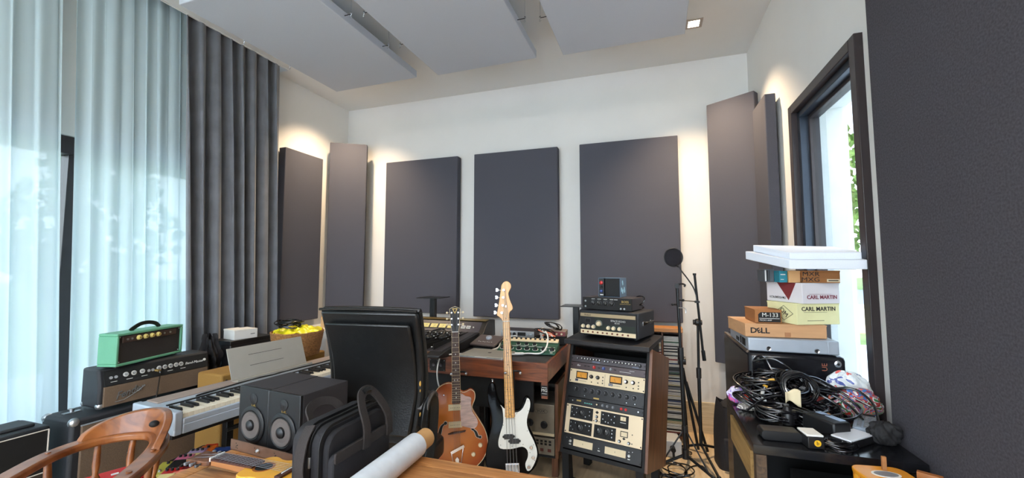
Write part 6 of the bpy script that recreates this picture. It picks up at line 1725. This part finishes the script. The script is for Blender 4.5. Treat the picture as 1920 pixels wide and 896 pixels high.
MB().use('ink').text('OCTA-SWITCH MK3', .014, Matrix.Translation((-.0014, .135, .018)) @ SIDE, .0003, 0, .75).build('side_print', None, c2)
zz = 1.2900
o = box_thing('pedal_box', 'brown cardboard box lettered MXR right under the white foam', (.610, 2.02, zz), 2, (.135, .13, .050), 'card2')
MB().use('ink').text('MXR', .025, TX(.032, -.0014, .036), .0003, 0, 1.2).text('MXG', .025, TX(.030, -.0014, .013), .0003, 0, 1.2).build('brand_lettering', None, o)
MB().use('cream').b2((.088, -.0016, .004), (.133, -.001, .016)).use('ink').b2((.093, -.002, .008), (.128, -.0015, .012)).build('printed_label', None, o)
o = box_thing('pedal_box', 'narrow tan box between the teal one and the brown MXR one', (.564, 2.03, zz), 3, (.044, .12, .049), mat('tan_card', (212, 164, 112), .7))
o = box_thing('pedal_box', 'small teal box under the left of the white foam', (.532, 2.035, zz), 3, (.030, .12, .049), mat('teal_card', (34, 128, 146), .6))
MB().use('ltxt').b2((.004, -.0016, .032), (.022, -.001, .036)).b2((.004, -.0016, .012), (.016, -.001, .014)).build('printed_label', None, o)
o = box_thing('pedal_box', 'black and silver striped box, leftmost under the white foam', (.490, 2.095, zz), 3, (.038, .10, .056), mat('slate_card', (88, 92, 98), .4, .3))
MB().use('ltxt').b2((.002, -.0016, .004), (.006, -.001, .052)).use('blk').b2((.010, -.0016, .004), (.014, -.001, .052)).b2((.018, -.0016, .004), (.020, -.001, .052)).build('printed_stripe', None, o)
# white foam packing
fo = thing('foam_packing', 'large white foam packing block balanced on top of the cardboard pile', 'foam block', (0, 0, 0))
def slab(P, dz, name):
    b = MB()
    top = [(x, y, z + dz) for x, y, z in P]
    b.hull(P + top, [(3, 2, 1, 0), (4, 5, 6, 7), (0, 1, 5, 4), (1, 2, 6, 5), (2, 3, 7, 6), (3, 0, 4, 7)])
    bmesh.ops.recalc_face_normals(b.bm, faces=b.bm.faces[:])
    return b.build(name, 'foam', fo, bevel=.003)
slab([(.535, 1.905, 1.347), (.782, 1.885, 1.346), (.80, 2.20, 1.380), (.425, 2.13, 1.392)], .037, 'lower_layer')
slab([(.545, 1.93, 1.384), (.776, 1.91, 1.383), (.79, 2.19, 1.417), (.455, 2.12, 1.427)], .030, 'upper_layer')
# ---- cables heaped on the desk
M['cable2'] = mat('worn_black_cable', (14, 14, 18), .2, spec=.9)
coil('cable_coil', 'heap of thin black cables at the back left of the black desk', (.425, 1.885, RZ + .001), .075, 16, .0036, 41, 'cable2', h=.12, wob=.35, ell=.8)
coil('cable_coil', 'large upright black cable ring on the heap on the black desk', (.515, 1.80, RZ + .06), .050, 6, .0042, 43, 'cable2', tilt=(62, 0, -10), h=.02, wob=.12)
coil('cable_coil', 'thick flat coil of black cable in front of the heap on the desk', (.435, 1.755, RZ + .001), .062, 12, .0040, 44, 'cable2', h=.045, wob=.15, ell=.75)
coil('cable_coil', 'black cable coil at the rear right of the heap, by the shopping bag', (.585, 1.90, RZ + .001), .085, 12, .0040, 45, 'cable2', h=.10, wob=.3, ell=.6)
coil('cable_coil', 'small tangle of black earphone cable at the front edge of the desk', (.535, 1.555, RZ + .001), .036, 9, .0022, 46, 'cable2', h=.02, wob=.4)
coil('cable_coil', 'loose black cable loops left of the heap by the pink bag', (.365, 1.86, RZ + .001), .045, 6, .0036, 47, 'cable2', h=.05, wob=.3)
coil('cable_coil', 'narrow black cable coil between the keypad and the snack wrappers', (.590, 1.82, RZ + .001), .045, 10, .0034, 52, 'cable', h=.05, wob=.35, ell=.6)
coil('cable_coil', 'tall airy black cable loops rising at the back of the heap', (.470, 1.93, RZ + .05), .060, 7, .0032, 53, 'cable', h=.09, wob=.5, ell=.5)
coil('cable_coil', 'round black cable ring leaning on the middle of the heap', (.505, 1.84, RZ + .07), .048, 5, .0040, 54, 'cable', tilt=(40, 10, 20), h=.02, wob=.15)
coil('cable_coil', 'black cable coil in the middle of the heap behind the adapter', (.545, 1.77, RZ + .001), .060, 10, .0038, 49, 'cable2', h=.05, wob=.3)
rn = random.Random(77)
tips = [((.46, 1.93, .95), (.58, 1.90, .93), (.70, 1.82, .86), (.66, 1.74, .84), (.58, 1.72, .83)),
        ((.40, 1.94, .97), (.47, 1.90, .99), (.56, 1.88, .92), (.66, 1.82, .87), (.69, 1.76, .83)),
        ((.50, 1.86, .90), (.58, 1.82, .89), (.63, 1.78, .86), (.61, 1.73, .83), (.58, 1.71, .81)),
        ((.39, 1.90, .88), (.40, 1.94, .97), (.44, 1.95, .99), (.47, 1.92, .93), (.52, 1.86, .88)),
        ((.62, 1.86, .90), (.70, 1.85, .91), (.735, 1.80, .88), (.72, 1.73, .83), (.69, 1.70, .81)),
        ((.34, 1.78, .82), (.42, 1.80, .87), (.50, 1.78, .88), (.58, 1.74, .85), (.63, 1.68, .81)),
        ((.42, 1.84, .90), (.50, 1.84, .93), (.58, 1.86, .94), (.66, 1.86, .90), (.74, 1.82, .86))]
lb7 = ['long black cable arching from the heap towards the snack wrappers', 'long black cable standing tall against the road case', 'black cable crossing the middle of the heap to the keypad', 'black cable loop rising at the back left against the road case', 'thick black cable bending over the snack wrappers', 'black cable running over the front of the heap to the adapter', 'black cable bridging the top of the heap to the shopping bag']
for i, P in enumerate(tips):
    o = MB().tube(crm(P, 8), .0042, 7).build('loose_cable', 'cable2'); tag(o, lb7[i], 'cable')
o = MB().use('cable2').tube(crm([(.405, 1.80, .82), (.40, 1.83, .86), (.415, 1.84, .895)], 5), .004).use(mat('yellow_plug', (226, 172, 60), .4)).tube(crm([(.415, 1.84, .895), (.43, 1.845, .915), (.45, 1.845, .920)], 5), .0085, 10).use('white').tube(crm([(.405, 1.80, .85), (.402, 1.82, .87), (.408, 1.835, .885)], 4), .0065, 8).build('yellow_connector', None)
tag(o, 'yellow and white sleeved connector on the left of the cable heap', 'connector')
o = MB().use('yellow_plug' if 'yellow_plug' in M else mat('amber_plug', (200, 140, 50), .4)).cyl((.575, 1.735, .845), (.605, 1.705, .825), .009, .007, 10).use('cable2').tube(crm([(.605, 1.705, .825), (.64, 1.68, .815), (.67, 1.66, .812)], 4), .006).build('amber_connector', None)
tag(o, 'amber jack plug lying beside the black power adapter', 'connector')
o = MB().use(mat('coral_plug', (222, 84, 66), .4)).tube(crm([(.352, 1.875, .845), (.362, 1.855, .835), (.375, 1.835, .822)], 4), .008, 8).use('cable2').tube(crm([(.375, 1.835, .822), (.40, 1.83, .81), (.43, 1.82, .81)], 4), .003).build('red_connector', None)
tag(o, 'red banana plug on the clear plastic bag at the desk left edge', 'connector')
o = MB().use(mat('paper_tag', (216, 200, 164), .7)).grid(6, 6, lambda u, v: (.455 + .045 * u, 1.735 + .01 * math.sin(u * 4), .87 + .045 * v + .008 * math.sin(u * 5 + v * 4))).build('paper_tag', None, solid=.001)
tag(o, 'crumpled cream paper tag on the front cable coil', 'tag')
o = MB().use('black').lathe([(.018, 0), (.020, .02), (.016, .045), (.009, .06)], (.455, 1.715, .803), (0, .1, 1), 16).build('mains_plug', None)
tag(o, 'black mains plug standing in front of the cable coil', 'plug')
# ---- objects on the desk
o = MB().prism(rrect(.115, .030, .012), 0, .055, 'xz', .003).build('power_strip', 'black', loc=(.335, 1.545, RZ + .001), rot=(0, 0, R(4)))
tag(o, 'long black power brick at the front left of the black desk', 'adapter')
bb = thing('earphone_case_box', 'small black box with white lid and yellow round emblem at the desk front', 'box', (.452, 1.515, RZ + .001), 8)
MB().b2((0, 0, 0), (.045, .065, .034)).build('box_body', 'black', bb, bevel=.002)
MB().b2((-.001, .004, .034), (.046, .066, .040)).build('lid', 'white', bb, bevel=.002)
MB().use(mat('yellow_emblem', (226, 176, 40), .4)).cyl((.026, -.0012, .017), (.026, 0, .017), .0095, n=24).use('blk').text('b', .016, TX(.026, -.0016, .0175), .0002).build('round_emblem', None, bb)
ad_ = thing('power_adapter', 'boxy black power adapter with a pale blue label standing tilted on the desk', 'adapter', (.55, 1.60, RZ + .001), 28)
MB().b2((0, 0, 0), (.065, .12, .055)).build('adapter_body', 'black', ad_, bevel=.006)
MB().use(mat('pale_blue_label', (170, 192, 220), .4)).b2((.040, .015, .055), (.062, .105, .0562)).build('label', None, ad_)
kp = thing('numeric_keypad', 'silver numeric keypad remote on the right of the cable heap', 'keypad', (.628, 1.680, RZ + .012), -24)
MB().prism(rrect(.060, .185, .006), 0, .016, 'xy', .002).build('keypad_body', mat('silver_keypad', (170, 182, 196), .35, .4), kp)
k0 = None
for i in range(3):
    for j in range(7):
        x, y = .010 + i * .0175, .016 + j * .021
        if k0 is None: k0 = MB().use('greyk').b2((0, 0, 0), (.012, .013, .003)).build('key', None, kp, loc=(x, y, .016), bevel=.001)
        else: copyp(k0, kp, (x, y, .016))
MB().use('blk').b2((.006, .163, .016), (.054, .180, .0175)).build('display', None, kp)
nb = thing('notebook', 'black bound notebook with a white page on top near the tin', 'notebook', (.572, 1.540, RZ + .001), 42)
MB().b2((0, 0, 0), (.125, .062, .022)).build('cover', 'black', nb, bevel=.003)
MB().b2((.002, .002, .022), (.123, .058, .027)).build('top_page', mat('white_page', (228, 230, 234), .3), nb, bevel=.001)
def blob(name, label, cat, c, r, sc, m, seed, amp=.18, base=True):
    rn_ = random.Random(seed); ph = [rn_.uniform(0, 6) for _ in range(8)]
    def f(u, v):
        a = 2 * PI * u; p = PI * (v * .98 + .01)
        k = 1 + amp * (math.sin(3 * a + ph[0] + 3 * p) * .5 + math.sin(7 * a + ph[1]) * math.sin(4 * p + ph[2]) * .6 + .35 * math.sin(13 * a + ph[3] + 6 * p))
        z = -math.cos(p)
        s__ = max(math.sin(p), 0) ** .7
        return (r * sc[0] * k * s__ * math.cos(a), r * sc[1] * k * s__ * math.sin(a), max(0, r * sc[2] * (1 + z) * (1 + .2 * (k - 1))))
    o_ = MB().grid(56, 26, f).build(name, m, loc=c, sharp=50)
    return tag(o_, label, cat)
def wrap_mat(name, cols, scale, rough=.3):
    m = bpy.data.materials.new(name); m.use_nodes = True; n = m.node_tree; b_ = n.nodes['Principled BSDF']; b_.inputs['Roughness'].default_value = rough
    t = n.nodes.new('ShaderNodeTexCoord'); no = n.nodes.new('ShaderNodeTexNoise'); no.inputs['Scale'].default_value = scale; no.inputs['Detail'].default_value = 2; no.inputs['Distortion'].default_value = 1.5
    r = n.nodes.new('ShaderNodeValToRGB'); r.color_ramp.interpolation = 'CONSTANT'
    e = r.color_ramp.elements; e[0].color = rgb(*cols[0]); e[0].position = 0; e[1].position = .36; e[1].color = rgb(*cols[1])
    for i, c in enumerate(cols[2:]): q = e.new(.36 + (i + 1) * .28 / (len(cols) - 1)); q.color = rgb(*c)
    n.links.new(t.outputs['Object'], no.inputs[0]); n.links.new(no.outputs[0], r.inputs[0]); n.links.new(r.outputs[0], b_.inputs['Base Color'])
    return m
blob('shopping_bag', 'white plastic shopping bag with red and blue print by the window', 'bag', (.712, 1.925, RZ + .001), .068, (1.0, .5, 1.12), wrap_mat('printed_white_plastic', [(216, 96, 88), (214, 220, 222), (222, 226, 226), (208, 214, 218), (226, 228, 228), (84, 96, 160)], 16), 5, .16)
blob('snack_wrappers', 'crumpled red and multicoloured snack wrappers below the white shopping bag', 'packaging', (.712, 1.872, RZ + .001), .060, (1.25, .6, .88), wrap_mat('snack_print', [(180, 40, 36), (60, 110, 70), (206, 206, 204), (170, 50, 44), (60, 120, 180), (210, 90, 60), (120, 140, 120)], 22), 6, .22)
blob('red_wrapper', 'dark red snack packet half under the black cables', 'packaging', (.615, 1.90, RZ + .001), .048, (1.2, .6, .60), wrap_mat('red_snack_print', [(120, 26, 22), (176, 48, 36), (150, 36, 30), (190, 90, 60), (110, 30, 26)], 18), 7, .2)
blob('pink_bag', 'pink and lilac plastic bag hanging over the desk left corner', 'bag', (.345, 1.925, RZ + .001), .042, (1.05, .8, .8), wrap_mat('pink_lilac_plastic', [(206, 60, 130), (196, 176, 220), (220, 216, 236), (150, 120, 200), (214, 90, 150), (170, 150, 214)], 14, .25), 8, .15)
blob('clear_bag', 'clear crinkled plastic bag at the desk left edge', 'bag', (.355, 1.845, RZ + .001), .034, (1.0, .7, .35), wrap_mat('crinkled_plastic', [(90, 82, 80), (150, 140, 134), (206, 200, 192), (110, 100, 96), (180, 172, 166)], 30, .12), 9, .25)
M['felt'] = mat('black_felt', (24, 23, 25), .8, var=.2, scale=30)
blob('soft_hat', 'black soft hat lying at the foot of the large dark panel', 'hat', (.690, 1.625, RZ + .001), .036, (1.15, .8, .95), 'felt', 12, .22)

# ---- small table with the orange tin in front
st_ = thing('side_table', 'small black side table at the lower right edge', 'table', (.47, 1.02, 0))
MB().b2((0, 0, .665), (.25, .44, .685)).build('table_top', 'darkcase', st_, bevel=.002)
l0 = MB().b2((-.012, -.012, 0), (.012, .012, .665)).build('leg', 'blk', st_, loc=(.02, .02, 0))
for x, y in ((.23, .02), (.02, .42), (.23, .42)): copyp(l0, st_, (x, y, 0))
tn = thing('orange_tin', 'orange tin with a pale lid and an oval badge at the bottom right', 'tin', (.535, 1.36, .6855), 8)
MB().prism(rrect(.125, .10, .025), 0, .106, 'xy', .004).build('tin_body', wrap_mat('orange_print', [(196, 84, 20), (226, 150, 40), (220, 140, 36), (232, 168, 60), (160, 60, 30)], 24, .3), tn, loc=(0, -.02, 0))
MB().prism(rrect(.129, .104, .027), .102, .114, 'xy', .004).build('lid', mat('orange_lid', (224, 150, 44), .25, var=.1, scale=12), tn, loc=(-.002, -.022, 0))
MB().use('white').prism([(.062 + .034 * math.cos(q), .030 + .020 * math.sin(q)) for q in [2 * PI * i / 32 for i in range(32)]], .114, .115, 'xy').use('greyk').prism([(.062 + .028 * math.cos(q), .030 + .015 * math.sin(q)) for q in [2 * PI * i / 32 for i in range(32)]], .115, .1158, 'xy').build('oval_badge', None, tn)
o = MB().box((0, 0, .018), (.010, .008, .036)).build('cork_block', 'card2', loc=(.600, 1.425, .8005), bevel=.001)
tag(o, 'small brown upright block standing on the rear of the orange tin', 'block')
o = MB().b2((0, 0, 0), (.05, .018, .125)).cyl((.025, -.001, .09), (.025, -.004, .09), .012, n=20).build('wooden_clamp', mat('varnished_wood', (150, 92, 46), .35, var=.2, scale=20), loc=(.665, 1.415, .6855), rot=(0, 0, R(-30)), bevel=.002)
tag(o, 'small varnished wooden block with a round hole at the right of the tin', 'wooden block')
